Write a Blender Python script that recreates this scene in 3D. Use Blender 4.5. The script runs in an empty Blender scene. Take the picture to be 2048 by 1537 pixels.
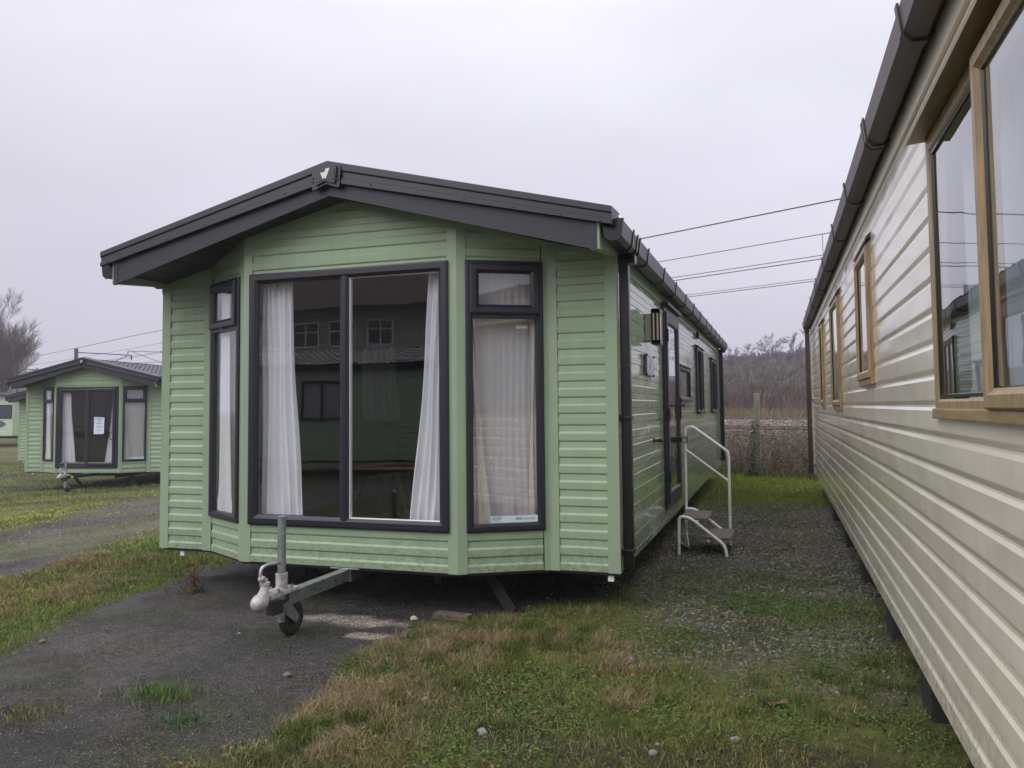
import bpy, bmesh, math, random
import numpy as np
from mathutils import Vector, Matrix
random.seed(7)
sc = bpy.context.scene
C = sc.collection
R = math.radians
# ------------------------------------------------------------------ camera
f_px, W_px, H_px = 1597.7, 2048.0, 1537.0
cam = bpy.data.cameras.new('camera')
co = bpy.data.objects.new('camera', cam); C.objects.link(co); sc.camera = co
yaw, pit, roll = -0.32317, 0.05456, -0.00982
fw = Vector((math.sin(yaw)*math.cos(pit), math.cos(yaw)*math.cos(pit), math.sin(pit)))
rt = Vector((math.cos(yaw), -math.sin(yaw), 0)); up = rt.cross(fw)
r2 = rt*math.cos(roll)+up*math.sin(roll); u2 = up*math.cos(roll)-rt*math.sin(roll)
M = Matrix((r2, u2, -fw)).transposed().to_4x4()
M.translation = Vector((2.8347, -5.2, 1.3608))
co.matrix_world = M
cam.sensor_width = 36.0; cam.lens = 36.0*f_px/W_px
cam.shift_x = (W_px/2-1018.76)/W_px; cam.shift_y = -(H_px/2-727.68)/W_px
cam.clip_start = 0.05; cam.clip_end = 3000
# ------------------------------------------------------------------ world, sun, exposure
w = bpy.data.worlds.new('World'); sc.world = w; w.use_nodes = True
nt = w.node_tree; nt.nodes.clear()
def nn(t, typ, **kw):
    n = t.nodes.new(typ)
    for k, v in kw.items(): setattr(n, k, v)
    return n
SUN_EL, SUN_AZ = R(34), R(212)
sky = nn(nt, 'ShaderNodeTexSky', sky_type='NISHITA', sun_disc=False, sun_elevation=SUN_EL, sun_rotation=SUN_AZ)
tc = nn(nt, 'ShaderNodeTexCoord'); sep = nn(nt, 'ShaderNodeSeparateXYZ')
nt.links.new(tc.outputs['Generated'], sep.inputs[0])
ramp = nn(nt, 'ShaderNodeValToRGB')
els = ramp.color_ramp.elements
SKYC = [(0.0, (.55,.53,.625)), (.06, (.60,.58,.68)), (.16, (.69,.67,.77)), (.30, (.77,.755,.855)), (.45, (.88,.87,.96)), (1.0, (2.7,2.7,2.82))]
els[0].position = 0; els[0].color = (*SKYC[0][1], 1); els[1].position = 1; els[1].color = (*SKYC[-1][1], 1)
for p, c in SKYC[1:-1]:
    e = els.new(p); e.color = (*c, 1)
nt.links.new(sep.outputs['Z'], ramp.inputs[0])
mp = nn(nt, 'ShaderNodeMapping'); mp.inputs['Scale'].default_value = (1.3, 1.3, 3.6); mp.inputs['Rotation'].default_value = (.1,.2,.4)
nz = nn(nt, 'ShaderNodeTexNoise'); nz.inputs['Scale'].default_value = 1.25; nz.inputs['Detail'].default_value = 3.5; nz.inputs['Roughness'].default_value = .45
nt.links.new(tc.outputs['Generated'], mp.inputs[0]); nt.links.new(mp.outputs[0], nz.inputs[0])
mr = nn(nt, 'ShaderNodeMapRange'); mr.inputs['From Min'].default_value = .3; mr.inputs['From Max'].default_value = .7
mr.inputs['To Min'].default_value = .87; mr.inputs['To Max'].default_value = 1.10
nt.links.new(nz.outputs[0], mr.inputs[0])
mul = nn(nt, 'ShaderNodeVectorMath', operation='SCALE'); nt.links.new(ramp.outputs[0], mul.inputs[0]); nt.links.new(mr.outputs[0], mul.inputs['Scale'])
bgc = nn(nt, 'ShaderNodeBackground'); nt.links.new(mul.outputs[0], bgc.inputs[0]); bgc.inputs[1].default_value = 1.0
bgs = nn(nt, 'ShaderNodeBackground'); nt.links.new(sky.outputs[0], bgs.inputs[0]); bgs.inputs[1].default_value = 0.06
mx = nn(nt, 'ShaderNodeMixShader'); mx.inputs[0].default_value = .93
nt.links.new(bgs.outputs[0], mx.inputs[1]); nt.links.new(bgc.outputs[0], mx.inputs[2])
wo = nn(nt, 'ShaderNodeOutputWorld'); nt.links.new(mx.outputs[0], wo.inputs[0])
sun = bpy.data.lights.new('sun', 'SUN'); sun.energy = 1.2; sun.angle = R(45); sun.color = (1, .97, .93)
so = bpy.data.objects.new('sun', sun); C.objects.link(so)
sd = Vector((math.sin(SUN_AZ)*math.cos(SUN_EL), math.cos(SUN_AZ)*math.cos(SUN_EL), math.sin(SUN_EL)))
so.rotation_euler = sd.to_track_quat('Z', 'Y').to_euler()
sc.view_settings.view_transform = 'Standard'; sc.view_settings.look = 'None'
sc.view_settings.exposure = 0.16; sc.view_settings.gamma = 1.0
sc.render.engine = 'CYCLES'
cy = sc.cycles
cy.use_denoising = True; cy.max_bounces = 7; cy.transparent_max_bounces = 20; cy.glossy_bounces = 4
cy.sample_clamp_indirect = 6; cy.caustics_reflective = False; cy.caustics_refractive = False
cy.use_adaptive_sampling = True; cy.adaptive_threshold = 0.01

# ------------------------------------------------------------------ materials
MATS = {}
def mat(name, col, rough=.5, spec=.5, metal=0., var=0., vscale=6., bump=0., bscale=60., bdist=.01, coat=0., col2=None, detail=4., stretch=None, coord='Object'):
    m = bpy.data.materials.new(name); m.use_nodes = True; t = m.node_tree; b = t.nodes['Principled BSDF']
    b.inputs['Roughness'].default_value = rough; b.inputs['Metallic'].default_value = metal
    b.inputs['Specular IOR Level'].default_value = spec
    b.inputs['Coat Weight'].default_value = coat; b.inputs['Coat Roughness'].default_value = .05
    tcn = nn(t, 'ShaderNodeTexCoord'); src = tcn.outputs[coord]
    if stretch:
        mpn = nn(t, 'ShaderNodeMapping'); mpn.inputs['Scale'].default_value = stretch; t.links.new(src, mpn.inputs[0]); src = mpn.outputs[0]
    if var or col2:
        n = nn(t, 'ShaderNodeTexNoise'); n.inputs['Scale'].default_value = vscale; n.inputs['Detail'].default_value = detail
        t.links.new(src, n.inputs[0])
        r = nn(t, 'ShaderNodeValToRGB'); t.links.new(n.outputs[0], r.inputs[0])
        c2 = col2 if col2 else tuple(c*(1-var) for c in col); c1 = col if col2 else tuple(min(1, c*(1+var)) for c in col)
        r.color_ramp.elements[0].position = .32; r.color_ramp.elements[1].position = .68
        r.color_ramp.elements[0].color = (*c2, 1); r.color_ramp.elements[1].color = (*c1, 1)
        t.links.new(r.outputs[0], b.inputs['Base Color'])
    else: b.inputs['Base Color'].default_value = (*col, 1)
    if bump:
        n = nn(t, 'ShaderNodeTexNoise'); n.inputs['Scale'].default_value = bscale; n.inputs['Detail'].default_value = 3
        t.links.new(src, n.inputs[0])
        bp = nn(t, 'ShaderNodeBump'); bp.inputs['Strength'].default_value = bump; bp.inputs['Distance'].default_value = bdist
        t.links.new(n.outputs[0], bp.inputs['Height']); t.links.new(bp.outputs[0], b.inputs['Normal'])
    MATS[name] = m
    return m
def siding_mat(name, col, rough, dirt, wav=.35, dist=.004, spec=.8):
    m = mat(name, col, rough=rough, spec=spec, coat=.25); t = m.node_tree; b = t.nodes['Principled BSDF']
    tcn = nn(t, 'ShaderNodeTexCoord')
    # wavy thin sheet metal: long soft buckles along the planks
    mpn = nn(t, 'ShaderNodeMapping'); mpn.inputs['Scale'].default_value = (1.0, 1.0, 3.2); t.links.new(tcn.outputs['Object'], mpn.inputs[0])
    n = nn(t, 'ShaderNodeTexNoise'); n.inputs['Scale'].default_value = 1.9; n.inputs['Detail'].default_value = 1.2; t.links.new(mpn.outputs[0], n.inputs[0])
    bp = nn(t, 'ShaderNodeBump'); bp.inputs['Strength'].default_value = wav; bp.inputs['Distance'].default_value = dist
    t.links.new(n.outputs[0], bp.inputs['Height']); t.links.new(bp.outputs[0], b.inputs['Normal'])
    # film of dirt and vertical run marks
    mp2 = nn(t, 'ShaderNodeMapping'); mp2.inputs['Scale'].default_value = (9, 9, .7); t.links.new(tcn.outputs['Object'], mp2.inputs[0])
    n2 = nn(t, 'ShaderNodeTexNoise'); n2.inputs['Scale'].default_value = 2.; n2.inputs['Detail'].default_value = 6; t.links.new(mp2.outputs[0], n2.inputs[0])
    n3 = nn(t, 'ShaderNodeTexNoise'); n3.inputs['Scale'].default_value = 1.3; n3.inputs['Detail'].default_value = 5; t.links.new(tcn.outputs['Object'], n3.inputs[0])
    mm = nn(t, 'ShaderNodeMath', operation='MULTIPLY'); t.links.new(n2.outputs[0], mm.inputs[0]); t.links.new(n3.outputs[0], mm.inputs[1])
    mr_ = nn(t, 'ShaderNodeMapRange'); mr_.inputs['From Min'].default_value = .2; mr_.inputs['From Max'].default_value = .42; mr_.inputs['To Max'].default_value = dirt
    t.links.new(mm.outputs[0], mr_.inputs[0])
    mix = nn(t, 'ShaderNodeMix', data_type='RGBA'); t.links.new(mr_.outputs[0], mix.inputs[0])
    mix.inputs[6].default_value = (*col, 1); mix.inputs[7].default_value = (col[0]*.62+.02, col[1]*.62+.015, col[2]*.62, 1)
    # mud splashed up on the lowest boards
    sz = nn(t, 'ShaderNodeSeparateXYZ'); t.links.new(tcn.outputs['Object'], sz.inputs[0])
    mz = nn(t, 'ShaderNodeMapRange', interpolation_type='SMOOTHSTEP'); mz.inputs['From Min'].default_value = .27; mz.inputs['From Max'].default_value = .62; mz.inputs['To Min'].default_value = 1.; mz.inputs['To Max'].default_value = 0.; t.links.new(sz.outputs['Z'], mz.inputs[0])
    n4 = nn(t, 'ShaderNodeTexNoise'); n4.inputs['Scale'].default_value = 28.; n4.inputs['Detail'].default_value = 8; n4.inputs['Roughness'].default_value = .75; t.links.new(tcn.outputs['Object'], n4.inputs[0])
    m4 = nn(t, 'ShaderNodeMapRange'); m4.inputs['From Min'].default_value = .42; m4.inputs['From Max'].default_value = .72; m4.inputs['To Max'].default_value = .75; t.links.new(n4.outputs[0], m4.inputs[0])
    mm4 = nn(t, 'ShaderNodeMath', operation='MULTIPLY'); t.links.new(mz.outputs[0], mm4.inputs[0]); t.links.new(m4.outputs[0], mm4.inputs[1])
    mix2 = nn(t, 'ShaderNodeMix', data_type='RGBA'); t.links.new(mm4.outputs[0], mix2.inputs[0]); t.links.new(mix.outputs[2], mix2.inputs[6]); mix2.inputs[7].default_value = (.10, .085, .06, 1)
    t.links.new(mix2.outputs[2], b.inputs['Base Color'])
    r_ = nn(t, 'ShaderNodeMapRange'); r_.inputs['To Min'].default_value = rough*.8; r_.inputs['To Max'].default_value = rough*1.9
    t.links.new(n3.outputs[0], r_.inputs[0]); t.links.new(r_.outputs[0], b.inputs['Roughness'])
    return m
def glass_mat(name, tint=(1,1,1), ior=1.55, boost=1.5, wav=.02, base=.03):
    m = bpy.data.materials.new(name); m.use_nodes = True; t = m.node_tree; t.nodes.clear()
    tr = nn(t, 'ShaderNodeBsdfTransparent'); tr.inputs[0].default_value = (*tint, 1)
    gl = nn(t, 'ShaderNodeBsdfGlossy'); gl.inputs['Roughness'].default_value = .01; gl.inputs['Color'].default_value = (.95,.97,.98,1)
    fr = nn(t, 'ShaderNodeFresnel'); gg_ = nn(t, 'ShaderNodeNewGeometry'); mi_ = nn(t, 'ShaderNodeMix', data_type='FLOAT'); mi_.inputs[2].default_value = ior; mi_.inputs[3].default_value = 1/ior
    t.links.new(gg_.outputs['Backfacing'], mi_.inputs[0]); t.links.new(mi_.outputs[0], fr.inputs[0])   # a thin pane: the same reflection from either side
    ml = nn(t, 'ShaderNodeMath', operation='MULTIPLY_ADD', use_clamp=True); ml.inputs[1].default_value = boost; ml.inputs[2].default_value = base
    t.links.new(fr.outputs[0], ml.inputs[0])
    tcn = nn(t, 'ShaderNodeTexCoord'); n = nn(t, 'ShaderNodeTexNoise'); n.inputs['Scale'].default_value = 2.2; n.inputs['Detail'].default_value = 1
    t.links.new(tcn.outputs['Object'], n.inputs[0])
    bp = nn(t, 'ShaderNodeBump'); bp.inputs['Strength'].default_value = wav; bp.inputs['Distance'].default_value = .1
    t.links.new(n.outputs[0], bp.inputs['Height']); t.links.new(bp.outputs[0], gl.inputs['Normal'])
    mxs = nn(t, 'ShaderNodeMixShader'); t.links.new(ml.outputs[0], mxs.inputs[0]); t.links.new(tr.outputs[0], mxs.inputs[1]); t.links.new(gl.outputs[0], mxs.inputs[2])
    o = nn(t, 'ShaderNodeOutputMaterial'); t.links.new(mxs.outputs[0], o.inputs[0]); MATS[name] = m
    return m
def cloth_mat(name, col):
    m = bpy.data.materials.new(name); m.use_nodes = True; t = m.node_tree; t.nodes.clear()
    d = nn(t, 'ShaderNodeBsdfDiffuse'); d.inputs[0].default_value = (*col, 1); tl = nn(t, 'ShaderNodeBsdfTranslucent'); tl.inputs[0].default_value = (*col, 1)
    mxs = nn(t, 'ShaderNodeMixShader'); mxs.inputs[0].default_value = .12; t.links.new(d.outputs[0], mxs.inputs[1]); t.links.new(tl.outputs[0], mxs.inputs[2])
    tcn = nn(t, 'ShaderNodeTexCoord'); n = nn(t, 'ShaderNodeTexNoise'); n.inputs['Scale'].default_value = 25; t.links.new(tcn.outputs['Object'], n.inputs[0])
    bp = nn(t, 'ShaderNodeBump'); bp.inputs['Strength'].default_value = .25; bp.inputs['Distance'].default_value = .02; t.links.new(n.outputs[0], bp.inputs['Height']); t.links.new(bp.outputs[0], d.inputs['Normal'])
    o = nn(t, 'ShaderNodeOutputMaterial'); t.links.new(mxs.outputs[0], o.inputs[0]); MATS[name] = m
    return m
def attr_mat(name, rough=.8, spec=.2, mulvar=.0, transl=0., nscale=40):
    m = bpy.data.materials.new(name); m.use_nodes = True; t = m.node_tree; b = t.nodes['Principled BSDF']
    b.inputs['Roughness'].default_value = rough; b.inputs['Specular IOR Level'].default_value = spec
    a = nn(t, 'ShaderNodeAttribute', attribute_name='col')
    t.links.new(a.outputs['Color'], b.inputs['Base Color'])
    MATS[name] = m
    return m
green = siding_mat('green_cladding', (.31,.405,.28), .10, .34, wav=1., dist=.008, spec=.65)
greenf = siding_mat('green_front_cladding', (.30,.405,.27), .30, .38, wav=.6, dist=.006, spec=.4); greenf.node_tree.nodes['Principled BSDF'].inputs['Coat Weight'].default_value = 0
cream = siding_mat('cream_cladding', (.75,.695,.59), .10, .26, wav=1., dist=.010, spec=.6)
lgreen = siding_mat('pale_green_cladding', (.42,.52,.38), .3, .3)
gtrim = mat('green_trim', (.28,.37,.25), rough=.30, var=.05, vscale=3)
ctrim = mat('cream_trim', (.66,.61,.52), rough=.3, var=.05, vscale=3)
anth = mat('anthracite_plastic', (.0150,.0148,.026), rough=.36, var=.12, vscale=14, bump=.06, bscale=250)
anthm = mat('anthracite_metal', (.023,.024,.035), rough=.42, var=.12, vscale=3)
fasc = mat('fascia_board', (.020,.020,.033), rough=.5, var=.08, vscale=2, bump=.05, bscale=120, stretch=(1,1,6))
black = mat('black_plastic', (.006,.006,.008), rough=.28, var=.2, vscale=8)
brown = mat('brown_plastic', (.045,.026,.021), rough=.45, var=.35, vscale=5)
oak = mat('oak_foil', (.36,.26,.14), rough=.42, col2=(.22,.15,.075), vscale=9, bump=.1, bscale=80, stretch=(6,6,.7), detail=6)
oakh = mat('oak_foil_cross', (.36,.26,.14), rough=.42, col2=(.22,.15,.075), vscale=9, bump=.1, bscale=80, stretch=(6,.7,6), detail=6)
white = mat('white_paint', (.90,.90,.91), rough=.35, var=.05, vscale=10)
galv = mat('galvanised_steel', (.42,.45,.44), rough=.42, metal=.75, col2=(.25,.28,.27), vscale=22, bump=.05, bscale=60)
castp = mat('cast_silver_paint', (.55,.54,.57), rough=.5, metal=.15, col2=(.30,.26,.24), vscale=26, bump=.2, bscale=90)
rubber = mat('rubber', (.018,.018,.019), rough=.75, var=.3, vscale=30)
under = mat('chassis_black', (.012,.014,.014), rough=.6, var=.3, vscale=8)
dgreen = mat('dark_green_steel', (.006,.008,.0075), rough=.8, var=.3, vscale=8)
tile = mat('roof_sheet', (.05,.05,.06), rough=.42, var=.15, vscale=2)
lining = mat('interior_board', (.24,.22,.21), rough=.6, var=.05, vscale=2)
ceilm = mat('interior_ceiling', (.30,.28,.29), rough=.7, var=.04)
carpet = mat('carpet', (.20,.18,.15), rough=.95, var=.2, vscale=40)
darkw = mat('dark_wood', (.008,.007,.006), rough=.7, var=.3, vscale=8)
tablew = mat('table_wood', (.30,.15,.08), rough=.35, col2=(.2,.09,.05), vscale=6, stretch=(1,6,1))
curt = cloth_mat('curtain_cloth', (.90,.90,.95))
sheer = cloth_mat('sheer_cloth', (.60,.58,.595))
creamc = cloth_mat('lined_curtain_cloth', (.66,.61,.56))
glass = glass_mat('window_glass', (.97,.975,.98), boost=1.5, wav=.010, base=.045)
glassr = glass_mat('tinted_window_glass', (.84,.89,.90), boost=1.4, wav=.02, base=.06)
treadm = mat('anti_slip_tread', (.20,.155,.135), rough=.85, col2=(.13,.10,.085), vscale=120, bump=.5, bscale=300)
soff = mat('soffit_board', (.016,.016,.022), rough=.4, var=.1)
concrete = mat('concrete', (.33,.32,.26), rough=.9, col2=(.20,.20,.15), vscale=14, bump=.4, bscale=60)
wood = mat('weathered_wood', (.13,.10,.075), rough=.85, col2=(.06,.045,.035), vscale=20, bump=.5, bscale=80)
logo = mat('logo_silver', (.55,.56,.54), rough=.35, metal=.2)
lampg = mat('lamp_lens', (.52,.45,.30), rough=.25)
lampb = mat('lamp_body_grey', (.30,.31,.26), rough=.35)
plq = mat('plaque_face', (.10,.09,.11), rough=.12, metal=.3, var=.3, vscale=12)
stick = mat('sticker_film', (.62,.70,.74), rough=.3)
stickb = mat('sticker_blue', (.05,.13,.42), rough=.4)
stickg = mat('sticker_green', (.22,.42,.26), rough=.4)
paper = mat('paper', (.66,.68,.85), rough=.7)
paperb = mat('paper_blue', (.30,.45,.78), rough=.7)
ink = mat('ink', (.05,.05,.09), rough=.7)
chalk = mat('chalk', (.80,.79,.80), rough=.8)
steelw = mat('wire_steel', (.10,.10,.11), rough=.5, metal=.3)
rust = mat('rail_steel', (.14,.08,.06), rough=.55, col2=(.07,.045,.04), vscale=4)
gravely = mat('pale_stone', (.36,.33,.30), rough=.9, col2=(.20,.18,.17), vscale=30, bump=.4, bscale=40)

# ------------------------------------------------------------------ mesh helpers
def tag(o, label=None, cat=None, group=None, kind=None):
    if label: o['label'] = label
    if cat: o['category'] = cat
    if group: o['group'] = group
    if kind: o['kind'] = kind
    return o
def empty(name, loc=(0,0,0), rz=0., label=None, cat=None, group=None, tilt=0.):
    o = bpy.data.objects.new(name, None); C.objects.link(o); o.location = loc; o.rotation_euler = (0, tilt, rz)
    o.empty_display_size = .2
    return tag(o, label, cat, group)
class MB:
    def __init__(s): s.v = []; s.f = []; s.m = []; s.cur = 0
    def add(s, vs, fs):
        b = len(s.v); s.v += [tuple(p) for p in vs]; s.f += [tuple(i+b for i in q) for q in fs]; s.m += [s.cur]*len(fs); return s
    def quad(s, a, b, c, d): return s.add([a,b,c,d], [(0,1,2,3)])
    def box(s, x0, x1, y0, y1, z0, z1):
        vs = [(x,y,z) for z in (z0,z1) for y in (y0,y1) for x in (x0,x1)]
        return s.add(vs, [(0,2,3,1),(4,5,7,6),(0,1,5,4),(2,6,7,3),(0,4,6,2),(1,3,7,5)])
    def bbox(s, x0, x1, y0, y1, z0, z1, b=.004):      # box with chamfered edges
        bm = bmesh.new(); bmesh.ops.create_cube(bm, size=1)
        for v in bm.verts: v.co = Vector(((x0+x1)/2+v.co.x*(x1-x0), (y0+y1)/2+v.co.y*(y1-y0), (z0+z1)/2+v.co.z*(z1-z0)))
        bmesh.ops.bevel(bm, geom=bm.edges[:], offset=b, segments=2, affect='EDGES', profile=.6)
        bm.verts.index_update(); s.add([v.co[:] for v in bm.verts], [[v.index for v in f.verts] for f in bm.faces]); bm.free(); return s
    def prism(s, pts, d):                              # closed polygon (3D points, planar) extruded by vector d
        n = len(pts); d = Vector(d); a = [Vector(p) for p in pts]
        vs = [p[:] for p in a]+[(p+d)[:] for p in a]
        fs = [tuple(range(n-1,-1,-1)), tuple(range(n,2*n))]+[(i,(i+1)%n,n+(i+1)%n,n+i) for i in range(n)]
        return s.add(vs, fs)
    def beam(s, a, b, w, h, upv=(0,0,1)):
        a = Vector(a); b = Vector(b); d = (b-a).normalized(); u = Vector(upv); x = d.cross(u)
        if x.length < 1e-4: x = d.cross(Vector((0,1,0)))
        x.normalize(); z = x.cross(d)
        P = [p+x*(sx*w/2)+z*(sz*h/2) for p in (a,b) for sx,sz in ((-1,-1),(1,-1),(1,1),(-1,1))]
        return s.add([p[:] for p in P], [(0,1,2,3),(7,6,5,4),(0,4,5,1),(1,5,6,2),(2,6,7,3),(3,7,4,0)])
    def tube(s, pts, r, n=8, cap=True):
        pts = [Vector(p) for p in pts]; rs = r if isinstance(r, (list, tuple)) else [r]*len(pts)
        d0 = (pts[1]-pts[0]).normalized(); ref = Vector((0,0,1)) if abs(d0.z) < .9 else Vector((0,1,0)); x = d0.cross(ref).normalized()
        vs = []
        for i, p in enumerate(pts):
            if i == 0: d = pts[1]-pts[0]
            elif i == len(pts)-1: d = pts[-1]-pts[-2]
            else: d = (pts[i+1]-p).normalized()+(p-pts[i-1]).normalized()
            d.normalize(); x = (x-d*x.dot(d)).normalized(); y = d.cross(x)
            for k in range(n):
                a = 2*math.pi*k/n; vs.append((p+x*(math.cos(a)*rs[i])+y*(math.sin(a)*rs[i]))[:])
        fs = [(i*n+k, i*n+(k+1)%n, (i+1)*n+(k+1)%n, (i+1)*n+k) for i in range(len(pts)-1) for k in range(n)]
        if cap: fs += [tuple(range(n-1,-1,-1)), tuple(range((len(pts)-1)*n, len(pts)*n))]
        return s.add(vs, fs)
    def ell(s, c, r, seg=16, rings=10):
        vs = []; fs = []
        for i in range(rings+1):
            th = math.pi*i/rings
            for k in range(seg):
                a = 2*math.pi*k/seg; vs.append((c[0]+r[0]*math.sin(th)*math.cos(a), c[1]+r[1]*math.sin(th)*math.sin(a), c[2]+r[2]*math.cos(th)))
        for i in range(rings):
            for k in range(seg): fs.append((i*seg+k, (i+1)*seg+k, (i+1)*seg+(k+1)%seg, i*seg+(k+1)%seg))
        return s.add(vs, fs)
    def build(s, name, m, parent=None, smooth=False, auto=None):
        me = bpy.data.meshes.new(name); me.from_pydata(s.v, [], s.f)
        ms = m if isinstance(m, (list, tuple)) else [m]
        for q in ms: me.materials.append(q)
        if len(ms) > 1: me.polygons.foreach_set('material_index', s.m)
        bm = bmesh.new(); bm.from_mesh(me); bmesh.ops.recalc_face_normals(bm, faces=bm.faces[:]); bm.to_mesh(me); bm.free()
        if smooth: me.polygons.foreach_set('use_smooth', [True]*len(me.polygons))
        if auto: me.set_sharp_from_angle(angle=R(auto)); 
        me.update(); o = bpy.data.objects.new(name, me); C.objects.link(o)
        if parent: o.parent = parent
        return o
def bend(pts, r=.05, n=5):                             # round the inner corners of a polyline
    out = [Vector(pts[0])]
    for i in range(1, len(pts)-1):
        p = Vector(pts[i]); a = Vector(pts[i-1])-p; b = Vector(pts[i+1])-p
        k = min(r, a.length*.49, b.length*.49); a = p+a.normalized()*k; b = p+b.normalized()*k
        for j in range(n+1):
            t = j/n; out.append(a*(1-t)**2+p*2*t*(1-t)+b*t*t)
    out.append(Vector(pts[-1])); return out
def text(s_, size, m, parent, O, u, name='lettering', th=.0006, align='LEFT', up_=(0,0,1)):
    cu = bpy.data.curves.new(name, 'FONT'); cu.body = s_; cu.size = size; cu.extrude = th; cu.align_x = align
    o = bpy.data.objects.new(name, cu); C.objects.link(o)
    bpy.context.view_layer.update(); me = bpy.data.meshes.new_from_object(o.evaluated_get(bpy.context.evaluated_depsgraph_get()))
    bpy.data.objects.remove(o); me.materials.clear(); me.materials.append(m)
    u = Vector(u).normalized(); z = Vector(up_); n = u.cross(z)
    Mx = Matrix((u, z, n)).transposed().to_4x4(); Mx.translation = Vector(O); me.transform(Mx)
    o = bpy.data.objects.new(name, me); C.objects.link(o); o.parent = parent
    return o

# siding: profile repeats every PITCH; o = how far the skin stands out
PITCH = .1075
PROF = [(0., .011), (.041, .0120), (.055, .0035), (.094, .0025), (.103, .0100)]
PROFS = [(0., .0078), (.045, .0084), (.0525, .0056), (.100, .0050), (.1045, .0078)]
PROFC = [(0., .0105), (.066, .0110), (.079, .0048), (.086, .0040), (.1035, .0100)]
def siding(mb, A, B, n, zb, ztA, ztB=None, prof=PROF, base=.28):
    ztB = ztA if ztB is None else ztB; A = Vector((A[0],A[1],0)); B = Vector((B[0],B[1],0)); n = Vector((n[0],n[1],0)).normalized()
    top = max(ztA, ztB); k0 = math.floor((zb-base)/PITCH)
    zs = []
    k = k0
    while base+k*PITCH < top:
        for dz, o in prof: zs.append((base+k*PITCH+dz, o))
        k += 1
    zs.append((base+k*PITCH, prof[0][1]))
    # clip bottom
    out = []
    for i in range(len(zs)-1):
        (z0,o0),(z1,o1) = zs[i], zs[i+1]
        if z1 <= zb: continue
        if z0 < zb: o0 = o0+(o1-o0)*(zb-z0)/(z1-z0); z0 = zb
        # clip polygon [0,1]x[z0,z1] against z <= ztA+(ztB-ztA)t
        poly = [(0,z0),(1,z0),(1,z1),(0,z1)]; res = []
        h = lambda p: ztA+(ztB-ztA)*p[0]-p[1]
        for j in range(4):
            p, q = poly[j], poly[(j+1)%4]; hp, hq = h(p), h(q)
            if hp >= 0: res.append(p)
            if (hp < 0) != (hq < 0):
                s_ = hp/(hp-hq); res.append((p[0]+(q[0]-p[0])*s_, p[1]+(q[1]-p[1])*s_))
        if len(res) < 3: continue
        vs = []
        for t, z in res:
            o = o0+(o1-o0)*(z-z0)/(z1-z0) if z1 > z0 else o0
            P = A.lerp(B, t)+n*o; vs.append((P.x, P.y, z))
        out.append(vs)
    for vs in out: mb.add(vs, [tuple(range(len(vs)))])
def wall_cols(y0, y1, z0, z1, ops):
    res = []; y = y0
    for a, b, c, d in sorted(ops):
        if a > y: res.append((y, a, z0, z1))
        if c > z0: res.append((a, b, z0, c))
        if d < z1: res.append((a, b, d, z1))
        y = b
    if y < y1: res.append((y, y1, z0, z1))
    return res
FP = [(0,-.01), (0,.028), (.012,.034), (.046,.034), (.062,.020), (.068,.016), (.068,-.02)]
def frame(mb, O, u, n, w_, h_, prof=FP, k=1.):
    O = Vector(O); u = Vector(u).normalized(); n = Vector(n).normalized(); z = Vector((0,0,1)); vs = []
    for i, o in prof:
        i *= k
        for a, b in ((i,i),(w_-i,i),(w_-i,h_-i),(i,h_-i)): vs.append((O+u*a+z*b+n*o)[:])
    m_ = len(prof); fs = [(j*4+c, j*4+(c+1)%4, (j+1)*4+(c+1)%4, (j+1)*4+c) for j in range(m_-1) for c in range(4)]
    mb.add(vs, fs)
def pane(parent, O, u, n, w_, h_, off=0., m=None, name='pane'):
    O = Vector(O)+Vector(n).normalized()*off; u = Vector(u).normalized()
    return MB().quad(O[:], (O+u*w_)[:], (O+u*w_+Vector((0,0,h_)))[:], (O+Vector((0,0,h_)))[:]).build(name, m or glass, parent)
def curtain(parent, O, u, n, wt, wb, h_, folds=7, amp=.02, m=None, shift=0., seed=0, name='curtain', gather=None):
    """hanging cloth: top width wt, bottom width wb, folds drifting downwards"""
    rg = random.Random(seed); O = Vector(O); u = Vector(u).normalized(); n = Vector(n).normalized(); nu, nv = folds*8, 22
    ph = [rg.uniform(0, 6.28) for _ in range(4)]; vs = []
    for j in range(nv+1):
        t = j/nv; wd = wt+(wb-wt)*(t**1.3)
        if gather: wd *= 1-gather*math.exp(-((t-.45)/.22)**2)
        for i in range(nu+1):
            s_ = i/nu; a = amp*(math.sin(2*math.pi*folds*s_+ph[0]+.8*math.sin(2.2*t+ph[1]))+.45*math.sin(2*math.pi*folds*.43*s_+ph[2]+1.5*t))
            du = .006*math.sin(9*t+ph[3]+6*s_)
            a += .012*math.exp(-((t-.97)/.04)**2)*math.sin(23*s_+ph[1])
            P = O+u*(shift*t+s_*wd+du)+n*a-Vector((0,0,h_*t)); vs.append(P[:])
    fs = [(j*(nu+1)+i, j*(nu+1)+i+1, (j+1)*(nu+1)+i+1, (j+1)*(nu+1)+i) for j in range(nv) for i in range(nu)]
    return MB().add(vs, fs).build(name, m or curt, parent, smooth=True)

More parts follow.
